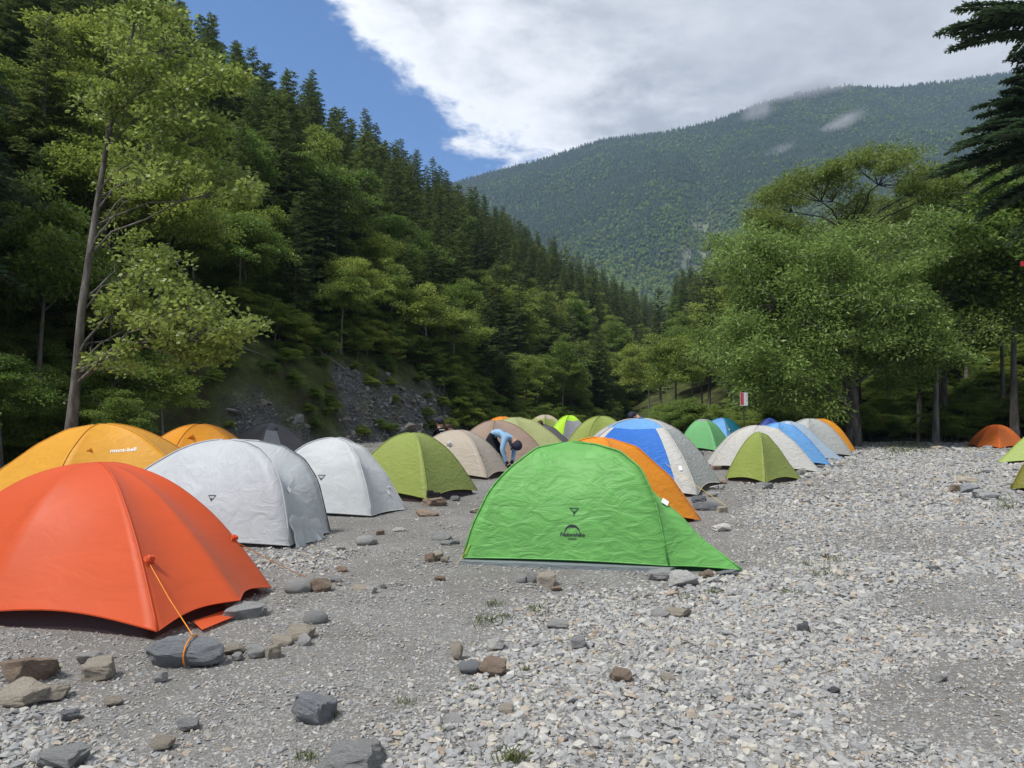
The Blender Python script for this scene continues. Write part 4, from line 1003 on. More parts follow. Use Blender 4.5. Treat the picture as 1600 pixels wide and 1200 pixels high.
def rock_mesh(seed, npts=19, boxy=0.72, round_=False):
    r = np.random.default_rng(seed)
    P = r.normal(0, 1, (npts, 3)); P /= np.linalg.norm(P, axis=1, keepdims=True)
    P = np.sign(P) * np.abs(P) ** boxy; P /= np.abs(P).max(0)
    bm = bmesh.new()
    for q in P: bm.verts.new(q)
    res = bmesh.ops.convex_hull(bm, input=bm.verts)
    bmesh.ops.delete(bm, geom=[v for v in bm.verts if not v.link_faces], context='VERTS')
    if round_:
        bmesh.ops.subdivide_edges(bm, edges=bm.edges[:], cuts=2, smooth=0.9, use_grid_fill=True)
    else:
        bmesh.ops.bevel(bm, geom=bm.edges[:], offset=0.045, segments=1, affect='EDGES', profile=0.5)
        bmesh.ops.triangulate(bm, faces=bm.faces[:])
        bmesh.ops.subdivide_edges(bm, edges=[e for e in bm.edges if e.calc_length() > 0.3], cuts=3, use_grid_fill=True)
        bmesh.ops.recalc_face_normals(bm, faces=bm.faces[:]); bm.normal_update()
        for v in bm.verts:
            v.co += v.normal * (0.055 * noise.noise(v.co * 5.5) + 0.03 * noise.noise(Vector((v.co.x * 3, v.co.y * 3, v.co.z * 14)))) + v.normal * 0.12 * noise.noise(v.co * 2.0 + Vector((seed, 0, 0))) + Vector((0, 0, 1)) * 0.03 * noise.noise(v.co * 6)
    me = bpy.data.meshes.new('rock'); bm.to_mesh(me); bm.free()
    if round_:
        for q in me.polygons: q.use_smooth = True
    me.materials.append(MT['rock']); return me
ROCKS = [rock_mesh(s_) for s_ in range(500, 509)]; ROUND = [rock_mesh(s_, 22, 0.9, True) for s_ in range(520, 523)]
TONE = {'g': (0.33, 0.33, 0.325), 'b': (0.26, 0.27, 0.285), 't': (0.43, 0.38, 0.31), 'w': (0.58, 0.57, 0.54), 'r': (0.31, 0.235, 0.18), 'd': (0.15, 0.155, 0.16), 'l': (0.46, 0.45, 0.435)}
_rk = [0]
def rock(px, py, wpx, hpx, tone, label, group=None, rot=None, rnd=False, tilt=0.0, lift=0.0, deep=0.8):
    """a stone whose foot shows at photo pixel (px,py), wpx wide and hpx high there"""
    g_ = gr(px, py - hpx * 0.12); Y = g_.y; w_ = wpx / F * Y; h_ = hpx / F * Y * 0.95
    _rk[0] += 1; k_ = _rk[0]
    o = link('rock', (ROUND[k_ % 3] if rnd else ROCKS[k_ % 9]))
    o.scale = (w_ * 0.52, w_ * 0.52 * deep, max(0.02, h_ * 0.50)); o.location = (g_.x, g_.y + w_ * 0.3 * deep, h_ * 0.33 + lift)
    o.rotation_euler = (random.uniform(-0.12, 0.12), tilt, rot if rot is not None else random.choice((0, math.pi)) + random.uniform(-0.25, 0.25))
    c_ = np.array(TONE[tone]) * random.uniform(1.0, 1.3); o.color = (*c_, 1)
    tag(o, label, 'rock', group); return o
anchor = rock(284, 1046, 122, 50, 'b', 'long blue-grey slab with orange cord tied round it, before the orange-red tent', rot=0.1, deep=0.5)
gA = 'stones in the short row right of the corded slab'
rock(32, 1072, 92, 56, 'r', 'large dark brown boulder at the left edge before the orange-red tent', rot=2.4)
rock(26, 1106, 74, 40, 't', 'pale tan boulder at the left edge, just below the dark brown one')
rock(76, 1096, 46, 24, 't', 'flat tan stone touching the pale tan boulder at the left edge')
rock(150, 1064, 50, 34, 't', 'grey-tan blocky stone standing left of the corded slab')
rock(135, 1040, 40, 20, 'l', 'flat pale stone just behind the blocky stone left of the corded slab')
rock(248, 1066, 22, 17, 'l', 'small pale chip just below the corded slab')
rock(362, 1024, 32, 17, 't', 'flat tan stone next to the right end of the corded slab')
for (x_, y_, w_, h_, t_) in [(396, 1029, 28, 22, 'l'), (424, 1030, 26, 24, 't'), (437, 1012, 34, 22, 't')]: rock(x_, y_, w_, h_, t_, 'tan angular stone in the row leading right from the corded slab', gA)
rock(466, 1003, 44, 27, 't', 'tan stone at the upper right end of the row of stones')
rock(475, 1011, 20, 21, 'l', 'small pale upright stone leaning at the end of the row of stones')
rock(370, 1031, 18, 10, 'l', 'very small pale stone beside the flat tan stone')
rock(491, 978, 32, 22, 'g', 'single round grey stone above the row of stones', rnd=True)
rock(376, 972, 66, 27, 'g', 'oblong grey banded rock holding the right hem of the orange-red tent', rot=0.08)
rock(464, 930, 42, 26, 'g', 'smooth oval grey boulder right of the orange-red tent', rnd=True)
rock(499, 930, 32, 28, 'r', 'brown blocky stone touching the smooth oval boulder')
rock(524, 912, 20, 12, 'g', 'small grey stone right of the brown blocky stone')
rock(561, 925, 28, 11, 't', 'flat tan stone of the small pair right of the oval boulder')
rock(580, 930, 18, 16, 'l', 'small pale upright stone of the pair right of the oval boulder')
rock(599, 921, 10, 8, 'd', 'tiny dark stone alone on the dirt')
rock(571, 854, 29, 17, 'g', 'smooth grey cobble right of the nearer silver tent', rnd=True)
rock(531, 862, 16, 9, 'l', 'small pale stone left of the smooth grey cobble')
rock(593, 838, 14, 11, 'r', 'small brown stone behind the smooth grey cobble'); rock(622, 832, 26, 7, 'l', 'thin pale flat stone before the farther silver tent')
rock(533, 896, 17, 12, 'r', 'small red-brown stone on the gravel between oval boulder and silver tent')
rock(678, 793, 38, 17, 'r', 'brown rock with a black shoe on it before the olive dome tent')
rock(666, 809, 36, 15, 'r', 'flat brown rock just below the rock with the black shoe')
rock(711, 783, 16, 9, 'd', 'dark small rock at the hem of the olive dome tent')
rock(690, 848, 32, 18, 'g', 'grey rock, uppermost of the pile left of the green tent'); rock(697, 854, 18, 9, 'g', 'small grey stone leaning on the pile left of the green tent', lift=0)
rock(711, 853, 15, 10, 'b', 'small blue-grey stone right of the pile left of the green tent')
rock(672, 880, 18, 18, 'r', 'reddish angular stone, left of three by the left corner of the green tent')
rock(683, 878, 20, 18, 't', 'tan angular stone, middle of three by the left corner of the green tent')
rock(695, 880, 14, 12, 't', 'small tan stone, right of three by the left corner of the green tent')
rock(687, 908, 17, 9, 'r', 'small brown stone alone on the dirt before the green tent')
rock(742, 803, 18, 12, 't', 'tan stone behind the left end of the green tent')
rock(814, 912, 20, 16, 'g', 'grey blocky stone, left of three before the green tent')
rock(832, 913, 17, 22, 'g', 'grey slab on edge, middle of three before the green tent')
rock(856, 918, 33, 24, 't', 'tan-grey boulder, right of three before the green tent')
rock(869, 925, 19, 9, 'r', 'small brown flat stone below the tan-grey boulder')
rock(1036, 909, 46, 19, 'g', 'flat grey rock on the front hem of the green tent')
rock(1068, 921, 52, 28, 'w', 'white angular rock before the front corner of the green tent')
rock(1106, 907, 22, 17, 'r', 'brownish round stone under the right end of the green tent')
rock(1116, 912, 20, 11, 'w', 'small white stone below the brownish round stone')
rock(1140, 900, 36, 11, 'b', 'flat dark slab holding down the right tip of the green tent')
rock(713, 1032, 20, 32, 't', 'upright tan stone standing on the dirt in the foreground')
rock(775, 1017, 26, 22, 'w', 'pale cone-shaped stone right of the upright tan stone')
rock(735, 1053, 34, 18, 'b', 'smooth blue-grey stone below the upright tan stone', rnd=True)
rock(771, 1057, 44, 28, 'r', 'brown rock right of the smooth blue-grey stone')
rock(488, 1137, 68, 50, 'b', 'big dark grey tilted boulder alone in the foreground', tilt=-0.35)
rock(551, 1222, 104, 54, 'g', 'large grey layered rock cut by the bottom edge')
rock(90, 1206, 76, 36, 'g', 'flat grey slab at the bottom left corner')
rock(971, 1069, 34, 26, 'r', 'brown knobbly rock lying on the pale gravel'); rock(1043, 1067, 25, 17, 't', 'tan stone right of the brown knobbly rock on the gravel')
rock(1062, 967, 44, 18, 't', 'flat tan slab on gravel below the white angular rock'); rock(1033, 968, 28, 17, 'l', 'pale slab leaning left of the flat tan slab')
rock(905, 1013, 25, 18, 'g', 'grey half-round stone on the gravel edge'); rock(872, 982, 34, 12, 'l', 'flat pale stone at the gravel edge before the green tent')
rock(1258, 991, 22, 18, 'd', 'dark stone on the open gravel right of centre'); rock(1306, 1086, 16, 12, 'd', 'small dark stone low on the open gravel')
rock(290, 1142, 110 * 0.3, 18, 'g', 'grey stone among the gravel at lower left'); rock(104, 1126, 30, 16, 'b', 'blue-grey stone among the gravel at lower left'); rock(172, 1102, 28, 12, 't', 'thin tan stone among the gravel at lower left')
rock(250, 1172, 36, 20, 't', 'tan lump among the gravel at the bottom left'); rock(709, 1140, 34, 22, 'l', 'pale stone among the gravel at bottom centre'); rock(792, 1122, 26, 20, 't', 'tan stone among the gravel at bottom centre')
for (x_, y_, w_, h_, t_, la) in [(1108, 800, 44, 15, 'd', 'long dark rock by the tail of the orange tent'), (1129, 804, 20, 14, 't', 'tan stone at the right end of the long dark rock'),
        (1095, 786, 26, 12, 'd', 'dark rock at the right corner of the blue and white tent'), (1130, 831, 28, 13, 'w', 'pale flat rock alone right of the orange tent tail'),
        (1122, 757, 30, 10, 'r', 'brown flat rock left of the small olive tent'), (1117, 765, 15, 9, 'l', 'pale stone under the brown flat rock left of the small olive tent'), (1128, 765, 12, 9, 'g', 'grey stone under the brown flat rock left of the small olive tent'),
        (1114, 776, 16, 9, 'g', 'small grey rock beside the blue and white tent'), (1196, 766, 27, 13, 'g', 'grey-white rock at the front corner of the small olive tent'),
        (1105, 734, 14, 8, 'd', 'dark rock left of the white tunnel tent'), (1119, 736, 22, 10, 'r', 'brown rock at the left hem of the white tunnel tent'), (1095, 714, 16, 10, 'd', 'dark rock below the mid green tent'),
        (1254, 744, 14, 14, 'g', 'grey upright stone right of the small olive tent'), (1266, 749, 18, 6, 'd', 'thin dark slab right of the small olive tent'), (1290, 746, 18, 10, 't', 'tan stone right of the white tunnel tent'), (1266, 760, 11, 10, 't', 'small tan stone on the gravel right of the small olive tent'),
        (1311, 732, 20, 7, 'd', 'flat dark slab right of the sky blue tent'), (1284, 733, 14, 7, 'd', 'dark stone at the tip of the sky blue tent'), (1300, 722, 9, 8, 'g', 'small grey stone at the tip of the pale blue tent'), (1317, 727, 10, 7, 't', 'small tan stone by the tip of the pale blue tent'),
        (1315, 711, 22, 6, 'r', 'flat brown stone by the yellow-orange tent'), (1342, 704, 12, 7, 'd', 'dark stone below the trees'),
        (1468, 704, 20, 8, 't', 'tan rock alone at the far edge of the gravel'), (1499, 706, 20, 9, 'l', 'pale rock right of the tan rock at the far edge of the gravel'), (1546, 704, 16, 9, 'g', 'grey rock at the front of the far small orange tent'),
        (1536, 716, 20, 7, 'b', 'blue-grey slab below the far small orange tent'), (1535, 709, 16, 4, 'l', 'thin pale slab below the far small orange tent'),
        (1514, 757, 28, 14, 't', 'tan rock with orange cord, top of the pile at right'), (1498, 770, 26, 15, 'r', 'brown rock at the left of the pile at right'), (1518, 773, 30, 18, 'b', 'blue-grey slab in the middle of the pile at right'),
        (1544, 783, 36, 20, 'g', 'grey banded boulder at the front of the pile at right'), (1546, 742, 18, 9, 'd', 'dark stone behind the pile at right'), (1585, 762, 22, 10, 'd', 'dark stone at the hem of the dark olive tent'), (1203, 865 - 80, 10, 6, 'g', 'tiny grey stone on the gravel before the small olive tent'),
        (1462, 893, 20, 9, 'd', 'dark flat stone at the right on the gravel'), (1470, 1066, 26, 12, 'l', 'pale oval stone on the bare patch at lower right')]:
    rock(x_, y_, w_, h_, t_, la)
# cord tied round the corded slab
b = MB(); ac = anchor.location
b.tube([(ac.x + 0.03, ac.y + anchor.scale.y * 0.97 * math.cos(a), ac.z + anchor.scale.z * 0.98 * math.sin(a)) for a in np.linspace(-2.6, -6.0, 16)], 0.005, 5)
cordk = b.obj('tie_cord', MT['cord']); tag(cordk, 'orange cord looped over the long slab before the orange-red tent', 'cord')
# black shoe on the brown rock
g_ = gr(678, 790); sh = MB()
for (x_, y_, z_, sx, sy, sz) in [(0, 0, 0.0, .27, .10, .025), (-0.02, 0, 0.045, .22, .09, .07), (-0.08, 0, 0.085, .10, .085, .05)]: sh.box((x_, y_, z_), (sx, sy, sz))
so_ = sh.obj('shoe', MT['black']); so_.location = (g_.x, g_.y + 0.06, 0.135); so_.rotation_euler = (0, 0.06, 0.4); tag(so_, 'black shoe lying on the brown rock before the olive tent', 'shoe')
md = so_.modifiers.new('bevel', 'BEVEL'); md.width = 0.03; md.segments = 3
# ------------------------------------------------------------------ gravel (uncountable)
m, nt, out = new_mat('gravel_stone'); p = principled(nt, out, 0.85, 0.2)
oi = nd(nt, 'ShaderNodeObjectInfo')
r1 = cramp(nt, oi.outputs['Random'], [(0.0, (0.24, 0.24, 0.24)), (0.22, (0.31, 0.305, 0.30)), (0.45, (0.33, 0.325, 0.315)), (0.62, (0.315, 0.32, 0.322)), (0.75, (0.45, 0.44, 0.415)), (0.88, (0.41, 0.37, 0.30)), (0.93, (0.33, 0.26, 0.20)), (1.0, (0.52, 0.51, 0.48))])
n1 = tex_noise(nt, nd(nt, 'ShaderNodeTexCoord').outputs['Object'], 1.6, 5, 0.7)
r2 = cramp(nt, n1.outputs['Fac'], [(0.3, (0.78, 0.78, 0.78)), (0.7, (1.18, 1.18, 1.16))])
nt.links.new(mixc(nt, 1.0, r1.outputs[0], r2.outputs[0], 'MULTIPLY'), p.inputs['Base Color']); MT['gravel'] = m
def pebble(seed):
    r = np.random.default_rng(seed); P = r.normal(0, 1, (13, 3)); P /= np.linalg.norm(P, axis=1, keepdims=True); P = np.sign(P) * np.abs(P) ** 0.75
    P *= np.array([1, r.uniform(0.6, 0.9), r.uniform(0.4, 0.72)]); bm = bmesh.new()
    for q in P: bm.verts.new(q)
    bmesh.ops.convex_hull(bm, input=bm.verts); bmesh.ops.delete(bm, geom=[v for v in bm.verts if not v.link_faces], context='VERTS')
    me = bpy.data.meshes.new('pebble'); bm.to_mesh(me); bm.free(); me.materials.append(MT['gravel']); return proto('pebble', me)
PEB = [pebble(s_) for s_ in range(600, 614)]
BX = np.array([1200, 1100, 1000, 930, 905, 880, 800, 720, 690]); BV = np.array([540, 640, 720, 850, 1010, 1190, 1150, 1230, 1330])
def dense(px, py):
    e = px - np.interp(py, BX[::-1], BV[::-1]) + 130 * fbm(px / 90, py / 60, 63, 3)
    d_ = sst(-60, 90, e)
    for (cx_, cy_, rx_, ry_, k_) in [(1500, 1090, 190, 75, 0.9), (1510, 935, 150, 38, 0.75), (1420, 840, 160, 25, 0.5), (1300, 760, 120, 14, 0.4)]:
        q = ((px - cx_) / rx_) ** 2 + ((py - cy_) / ry_) ** 2 + 1.2 * fbm(px / 60, py / 40, 67, 3); d_ = d_ * (1 - k_ * (1 - sst(0.5, 1.3, q)))
    bl_ = sst(0.6, 1.2, (1200 - py) / 150) ; corner = sst(-70, 60, (py - 1060) * 1.0 - px * 0.42 + 90 * fbm(px / 70, py / 50, 69, 3))
    c3 = 0.7 * (1 - sst(0.4, 1.2, ((px - 470) / 90) ** 2 + ((py - 870) / 32) ** 2))
    return np.clip(np.maximum.reduce([d_, corner * (px < 560), c3]), 0, 1)
r_ = np.random.default_rng(5)
tents_xy = [(T_.ax, [c[0] for c in T_.cor]) for T_ in Tent.__dict__.get('all', [])]
P_, S_ = [], []
for (y0, y1, den, sz, base) in [(2.5, 6.0, 1900, 0.0160, 0.20), (6.0, 12.0, 800, 0.0215, 0.24), (12.0, 22.0, 230, 0.033, 0.25), (22.0, 40.0, 70, 0.052, 0.4)]:
    n_ = int(den * (0.76 * (y1 ** 2 - y0 ** 2) + 2.0 * (y1 - y0)))
    Y = np.sqrt(r_.uniform(y0 ** 2, y1 ** 2, n_)); X = r_.uniform(-1, 1, n_) * (0.76 * Y + 1.0)
    px = CX + F * X / Y; py = HORIZON + F * CAM_Z / Y
    d_ = dense(px, py); k_ = r_.uniform(0, 1, n_) < (base + (1 - base) * d_)
    l_, s__ = hill_ls(X, Y); k_ &= s__ < 0.5
    X, Y, d_ = X[k_], Y[k_], d_[k_]
    z = ground_z(X, Y); s0 = sz * np.exp(np.clip(r_.normal(-0.08, 0.42, len(X)), -2, 0.85)) * (0.45 + 0.65 * d_)
    P_.append(np.stack([X, Y, z + s0 * 0.06], 1)); S_.append(s0)
# fine grit between
n_ = 60000; Y = 2.5 + 7.5 * r_.uniform(0, 1, n_) ** 1.2; X = r_.uniform(-1, 1, n_) * (0.76 * Y + 0.8)
P_.append(np.stack([X, Y, ground_z(X, Y) + 0.001], 1)); S_.append(np.exp(r_.normal(-4.85, 0.4, n_)))
P_, S_ = np.concatenate(P_), np.concatenate(S_); n_ = len(P_)
print('gravel', n_)
scatter('gravel', P_, np.stack([r_.normal(0, 0.22, n_), r_.normal(0, 0.22, n_), r_.uniform(0, 6.28, n_)], 1), np.stack([S_ * r_.uniform(0.8, 1.3, n_), S_, S_ * r_.uniform(0.7, 1.3, n_)], 1),
        r_.integers(0, len(PEB), n_), PEB, label='loose grey gravel and grit covering the camp ground', cat='gravel')

# ------------------------------------------------------------------ people
MT['skin'] = plain('skin', (0.50, 0.30, 0.21), 0.55, 0.3, 0.06)
MT['shirt_blue'] = plain('light_blue_shirt', (0.27, 0.44, 0.62), 0.8, 0.15, 0.12, 14)
MT['trousers'] = plain('dark_trousers', (0.022, 0.022, 0.030), 0.85, 0.1, 0.2, 14)
MT['cap_navy'] = plain('dark_navy_cap', (0.035, 0.035, 0.060), 0.8, 0.1)
MT['shirt_black'] = plain('black_shirt', (0.016, 0.014, 0.022), 0.85, 0.1)
MT['shirt_grey'] = plain('grey_blue_shirt', (0.15, 0.19, 0.24), 0.85, 0.1)
MT['shirt_pale'] = plain('pale_sleeve', (0.60, 0.62, 0.62), 0.8, 0.1)
MT['hair_brown'] = plain('brown_hair', (0.055, 0.026, 0.018), 0.6, 0.3)
MT['hair_black'] = plain('black_hair', (0.015, 0.013, 0.012), 0.5, 0.3)
MT['jacket'] = plain('slate_blue_jacket', (0.07, 0.10, 0.16), 0.8, 0.1)
RAD = dict(pelvis=.150, spine=.140, chest=.165, neck=.064, head=.094, crown=.086, sh=.080, el=.058, wr=.042, hand=.040, hip=.105, kn=.078, an=.056, toe=.040, nose=.018)
def person(label, loc, rz, J, cloth, headwear=None, hair='hair_black', group=None, capcut=0.02):
    root = empty('person', loc, rz); tag(root, label, 'person', group)
    names, E = [], []
    def v(nm): 
        if nm not in names: names.append(nm)
        return names.index(nm)
    ch = [('pelvis', 'spine'), ('spine', 'chest'), ('chest', 'neck'), ('neck', 'head'), ('head', 'crown')]
    for q in 'LR': ch += [('chest', 'sh' + q), ('sh' + q, 'el' + q), ('el' + q, 'wr' + q), ('wr' + q, 'hand' + q), ('pelvis', 'hip' + q), ('hip' + q, 'kn' + q), ('kn' + q, 'an' + q), ('an' + q, 'toe' + q)]
    E = [(v(a), v(b_)) for a, b_ in ch]
    me = bpy.data.meshes.new('body'); me.from_pydata([J[n_] for n_ in names], E, [])
    ob = bpy.data.objects.new('body', me); COL.objects.link(ob)
    ob.modifiers.new('skin', 'SKIN'); sub = ob.modifiers.new('sub', 'SUBSURF'); sub.levels = sub.render_levels = 2
    for i, n_ in enumerate(names):
        base = n_ if n_ in RAD else n_[:-1]
        r0 = RAD[base]; me.skin_vertices[0].data[i].radius = (r0, r0 * (0.85 if base in ('chest', 'pelvis', 'spine') else 1.0)); me.skin_vertices[0].data[i].use_root = (n_ == 'pelvis')
    dg = bpy.context.evaluated_depsgraph_get(); dg.update()
    bk = bpy.data.meshes.new_from_object(ob.evaluated_get(dg)); bpy.data.objects.remove(ob); bpy.data.meshes.remove(me)
    keys = ['skin', cloth['top'], cloth['legs'], cloth.get('hands', 'skin'), cloth.get('feet', 'black'), cloth.get('sleeve', cloth['top'])]
    bk.materials.clear()
    for k_ in keys: bk.materials.append(MT[k_])
    segm = []
    for a, b_ in ch:
        if b_ in ('head', 'crown'): mi = 0
        elif a.startswith('wr'): mi = 3
        elif b_.startswith(('el', 'wr')): mi = 5
        elif b_.startswith(('hip', 'kn', 'an')): mi = 2
        elif b_.startswith('toe'): mi = 4
        else: mi = 1
        segm.append((Vector(J[a]), Vector(J[b_]), mi))
    for p_ in bk.polygons:
        p_.use_smooth = True; best = (1e9, 0)
        for a, b_, mi in segm:
            d_ = b_ - a; t = max(0, min(1, (p_.center - a).dot(d_) / d_.length_squared)); q = (p_.center - a - d_ * t).length
            if q < best[0]: best = (q, mi)
        p_.material_index = best[1]
    body = link('body', bk, root)
    hd, cr, nk = Vector(J['head']), Vector(J['crown']), Vector(J['neck'])
    up = (cr - nk).normalized(); fw = Vector(J.get('face', (1, 0, 0))); fw = (fw - up * fw.dot(up)).normalized(); sd = up.cross(fw)
    def blob(name, c, rad, mat, cut=None, lump=0.0):
        V, Q = [], []
        for a in range(13):
            for b_ in range(16):
                th, ph = math.pi * a / 12, 2 * math.pi * b_ / 16
                q = (math.sin(th) * math.cos(ph), math.sin(th) * math.sin(ph), math.cos(th))
                if cut is not None and q[2] < cut: q = (q[0], q[1], cut)
                k_ = 1 + lump * noise.noise(Vector(q) * 4)
                V.append(tuple(c + (fw * q[0] * rad[0] + sd * q[1] * rad[1] + up * q[2] * rad[2]) * k_))
        for a in range(12):
            for b_ in range(16): Q.append((a * 16 + b_, (a + 1) * 16 + b_, (a + 1) * 16 + (b_ + 1) % 16, a * 16 + (b_ + 1) % 16))
        return link(name, mesh_np(name, V, np.array(Q), MT[mat], True), root)
    hc = (hd + cr) / 2
    for s_ in (-1, 1):
        blob('ear', hc + sd * 0.088 * s_ - up * 0.01, (0.022, 0.012, 0.032), 'skin'); blob('eye', hc + fw * 0.082 + sd * 0.032 * s_ + up * 0.005, (0.010, 0.014, 0.008), 'hair_black')
    blob('nose', hc + fw * 0.095 - up * 0.025, (0.022, 0.014, 0.024), 'skin'); blob('mouth', hc + fw * 0.082 - up * 0.062, (0.008, 0.024, 0.006), 'hair_brown')
    blob('hair', hc - fw * 0.016 + up * 0.018, (0.106, 0.103, 0.118), hair, -0.45, 0.12)
    if headwear:
        blob('cap', hc + up * 0.028 - fw * 0.004, (0.116, 0.112, 0.128), headwear, capcut)
        b_ = MB(); P_ = []
        for k_ in range(9):
            a = -1.1 + 2.2 * k_ / 8; P_ += [hc + up * 0.03 + fw * math.cos(a) * 0.10 + sd * math.sin(a) * 0.10, hc + up * 0.018 + fw * (0.09 + math.cos(a) * 0.095) + sd * math.sin(a) * 0.085]
        b_.add([tuple(q) for q in P_], q=[(2 * k_, 2 * k_ + 1, 2 * k_ + 3, 2 * k_ + 2) for k_ in range(8)]); b_.obj('cap_brim', MT[headwear], root)
    for q in 'LR':                                             # palm and five bent fingers
        w_, h_ = Vector(J['wr' + q]), Vector(J['hand' + q]); d_ = (h_ - w_).normalized(); sx = d_.orthogonal().normalized(); nx = d_.cross(sx)
        for k_, (o_, L_) in enumerate([(-.03, .065), (-.011, .08), (.010, .075), (.029, .058)]):
            f_ = MB(); a = h_ + d_ * 0.02 + sx * o_; f_.tube([a, a + d_ * L_ * .5 + nx * .008, a + d_ * L_ * .85 + nx * .03], [.010, .009, .007], 6); f_.obj('finger', MT[keys[3]], root, True)
        f_ = MB(); a = w_ + (h_ - w_) * 0.6 + sx * 0.028; f_.tube([a, a + sx * .03 + d_ * .025, a + sx * .035 + d_ * .055 + nx * .015], [.012, .010, .008], 6); f_.obj('thumb', MT[keys[3]], root, True)
    return root, bk
def print_on(root, bk, name, V2, faces, p0, nr, size, mat):
    bv = BVHTree.FromPolygons([v.co for v in bk.vertices], [tuple(p_.vertices) for p_ in bk.polygons]); nr = Vector(nr).normalized()
    ri = Vector((0, 0, 1)).cross(nr); ri = ri.normalized() if ri.length > 0.1 else Vector((1, 0, 0)); up = nr.cross(ri); out = []
    for u_, v_ in V2:
        q = Vector(p0) + ri * u_ * size + up * v_ * size; l2, _, _, _ = bv.ray_cast(q + nr * 0.5, -nr); out.append(tuple((l2 if l2 is not None else q) + nr * 0.008))
    me = bpy.data.meshes.new(name); me.from_pydata(out, [], faces); me.materials.append(MT[mat]); link(name, me, root)
J1 = dict(pelvis=(-.30, 0, .90), spine=(-.14, 0, .985), chest=(.10, 0, .93), neck=(.24, 0, .82), head=(.31, -.01, .73), crown=(.37, -.02, .66), face=(.3, -.2, -1),
          shL=(.12, -.17, .86), elL=(.06, -.22, .58), wrL=(.14, -.17, .32), handL=(.18, -.15, .25), shR=(.16, .17, .84), elR=(.26, .16, .55), wrR=(.24, .06, .32), handR=(.22, .02, .25),
          hipL=(-.28, -.09, .83), knL=(-.10, -.12, .47), anL=(-.18, -.13, .09), toeL=(.0, -.15, .045), hipR=(-.26, .10, .83), knR=(.02, .13, .47), anR=(-.04, .14, .09), toeR=(.14, .16, .045))
p1, bk1 = person('person in light blue shirt and dark cap bending over beside the beige tent', (-0.26, 18.4, 0), R(-12), J1, dict(top='shirt_blue', legs='trousers', hands='cap_navy'), 'cap_navy', capcut=-0.75); p1.scale = (1.1,) * 3
print_on(p1, bk1, 'shirt_print', [(-.5, -.3), (.5, -.3), (.5, .3), (-.5, .3)], [(0, 1, 2, 3)], (.06, -.02, 1.0), (0.1, -.3, 1), 0.09, 'shirt_grey')
JK = dict(pelvis=(-.02, 0, .50), spine=(0, 0, .68), chest=(.04, 0, .90), neck=(.07, 0, 1.06), head=(.09, 0, 1.15), crown=(.10, 0, 1.235), face=(1, 0, -.2),
          shL=(.04, -.18, .98), elL=(.16, -.24, .74), wrL=(.36, -.16, .66), handL=(.43, -.13, .64), shR=(.04, .18, .98), elR=(.16, .24, .74), wrR=(.36, .14, .66), handR=(.43, .11, .64),
          hipL=(0, -.10, .46), knL=(.24, -.12, .075), anL=(-.18, -.12, .06), toeL=(-.30, -.12, .045), hipR=(0, .10, .46), knR=(.24, .12, .075), anR=(-.18, .12, .06), toeR=(-.30, .12, .045))
p2, bk2 = person('kneeling person in black shirt with white back print and dark cap behind the beige tent', (-1.95, 20.6, 0), R(140), JK, dict(top='shirt_black', legs='trousers'), 'cap_navy')
p2.scale = (1.06,) * 3
for (u_, v_, w_, h_) in [(-.3, .1, .16, .5), (0.0, .1, .12, .5), (.3, .1, .2, .5), (0, -.45, .9, .1), (-.1, .6, .7, .09)]:
    print_on(p2, bk2, 'shirt_print', [(u_ - w_ / 2, v_ - h_ / 2), (u_ + w_ / 2, v_ - h_ / 2), (u_ + w_ / 2, v_ + h_ / 2), (u_ - w_ / 2, v_ + h_ / 2)], [(0, 1, 2, 3)], (-.1, 0, .86), (-1, 0, 0.1), 0.28, 'white')
JS = dict(JK); JS.update(neck=(.13, 0, 1.03), head=(.20, 0, 1.09), crown=(.25, 0, 1.16), face=(1, 0, -.6), chest=(.07, 0, .89))
p3, _ = person('kneeling person with brown hair and grey-blue shirt behind the beige tent', (-1.55, 20.5, 0), R(195), JS, dict(top='shirt_grey', legs='trousers'), None, 'hair_brown')
p4, _ = person('kneeling person with pale sleeves working at the charcoal tent in mid camp', (0.80, 23.0, 0), R(20), JK, dict(top='shirt_grey', legs='trousers', sleeve='shirt_pale'), None, 'hair_brown')
JB = dict(pelvis=(-.22, 0, .98), spine=(-.12, 0, 1.16), chest=(.03, 0, 1.34), neck=(.17, 0, 1.42), head=(.25, 0, 1.44), crown=(.32, 0, 1.47), face=(.6, 0, -1),
          shL=(.06, -.18, 1.34), elL=(.14, -.22, 1.06), wrL=(.28, -.18, .86), handL=(.33, -.16, .80), shR=(.06, .18, 1.34), elR=(.14, .22, 1.06), wrR=(.28, .18, .86), handR=(.33, .16, .80),
          hipL=(-.20, -.10, .92), knL=(-.10, -.11, .50), anL=(-.16, -.11, .08), toeL=(.02, -.12, .045), hipR=(-.20, .10, .92), knR=(-.02, .11, .50), anR=(-.08, .11, .08), toeR=(.10, .12, .045))
p5, _ = person('person in slate-blue jacket and dark cap stooping behind the blue and white tent', (3.36, 18.6, 0), R(178), JB, dict(top='jacket', legs='trousers'), 'cap_navy')
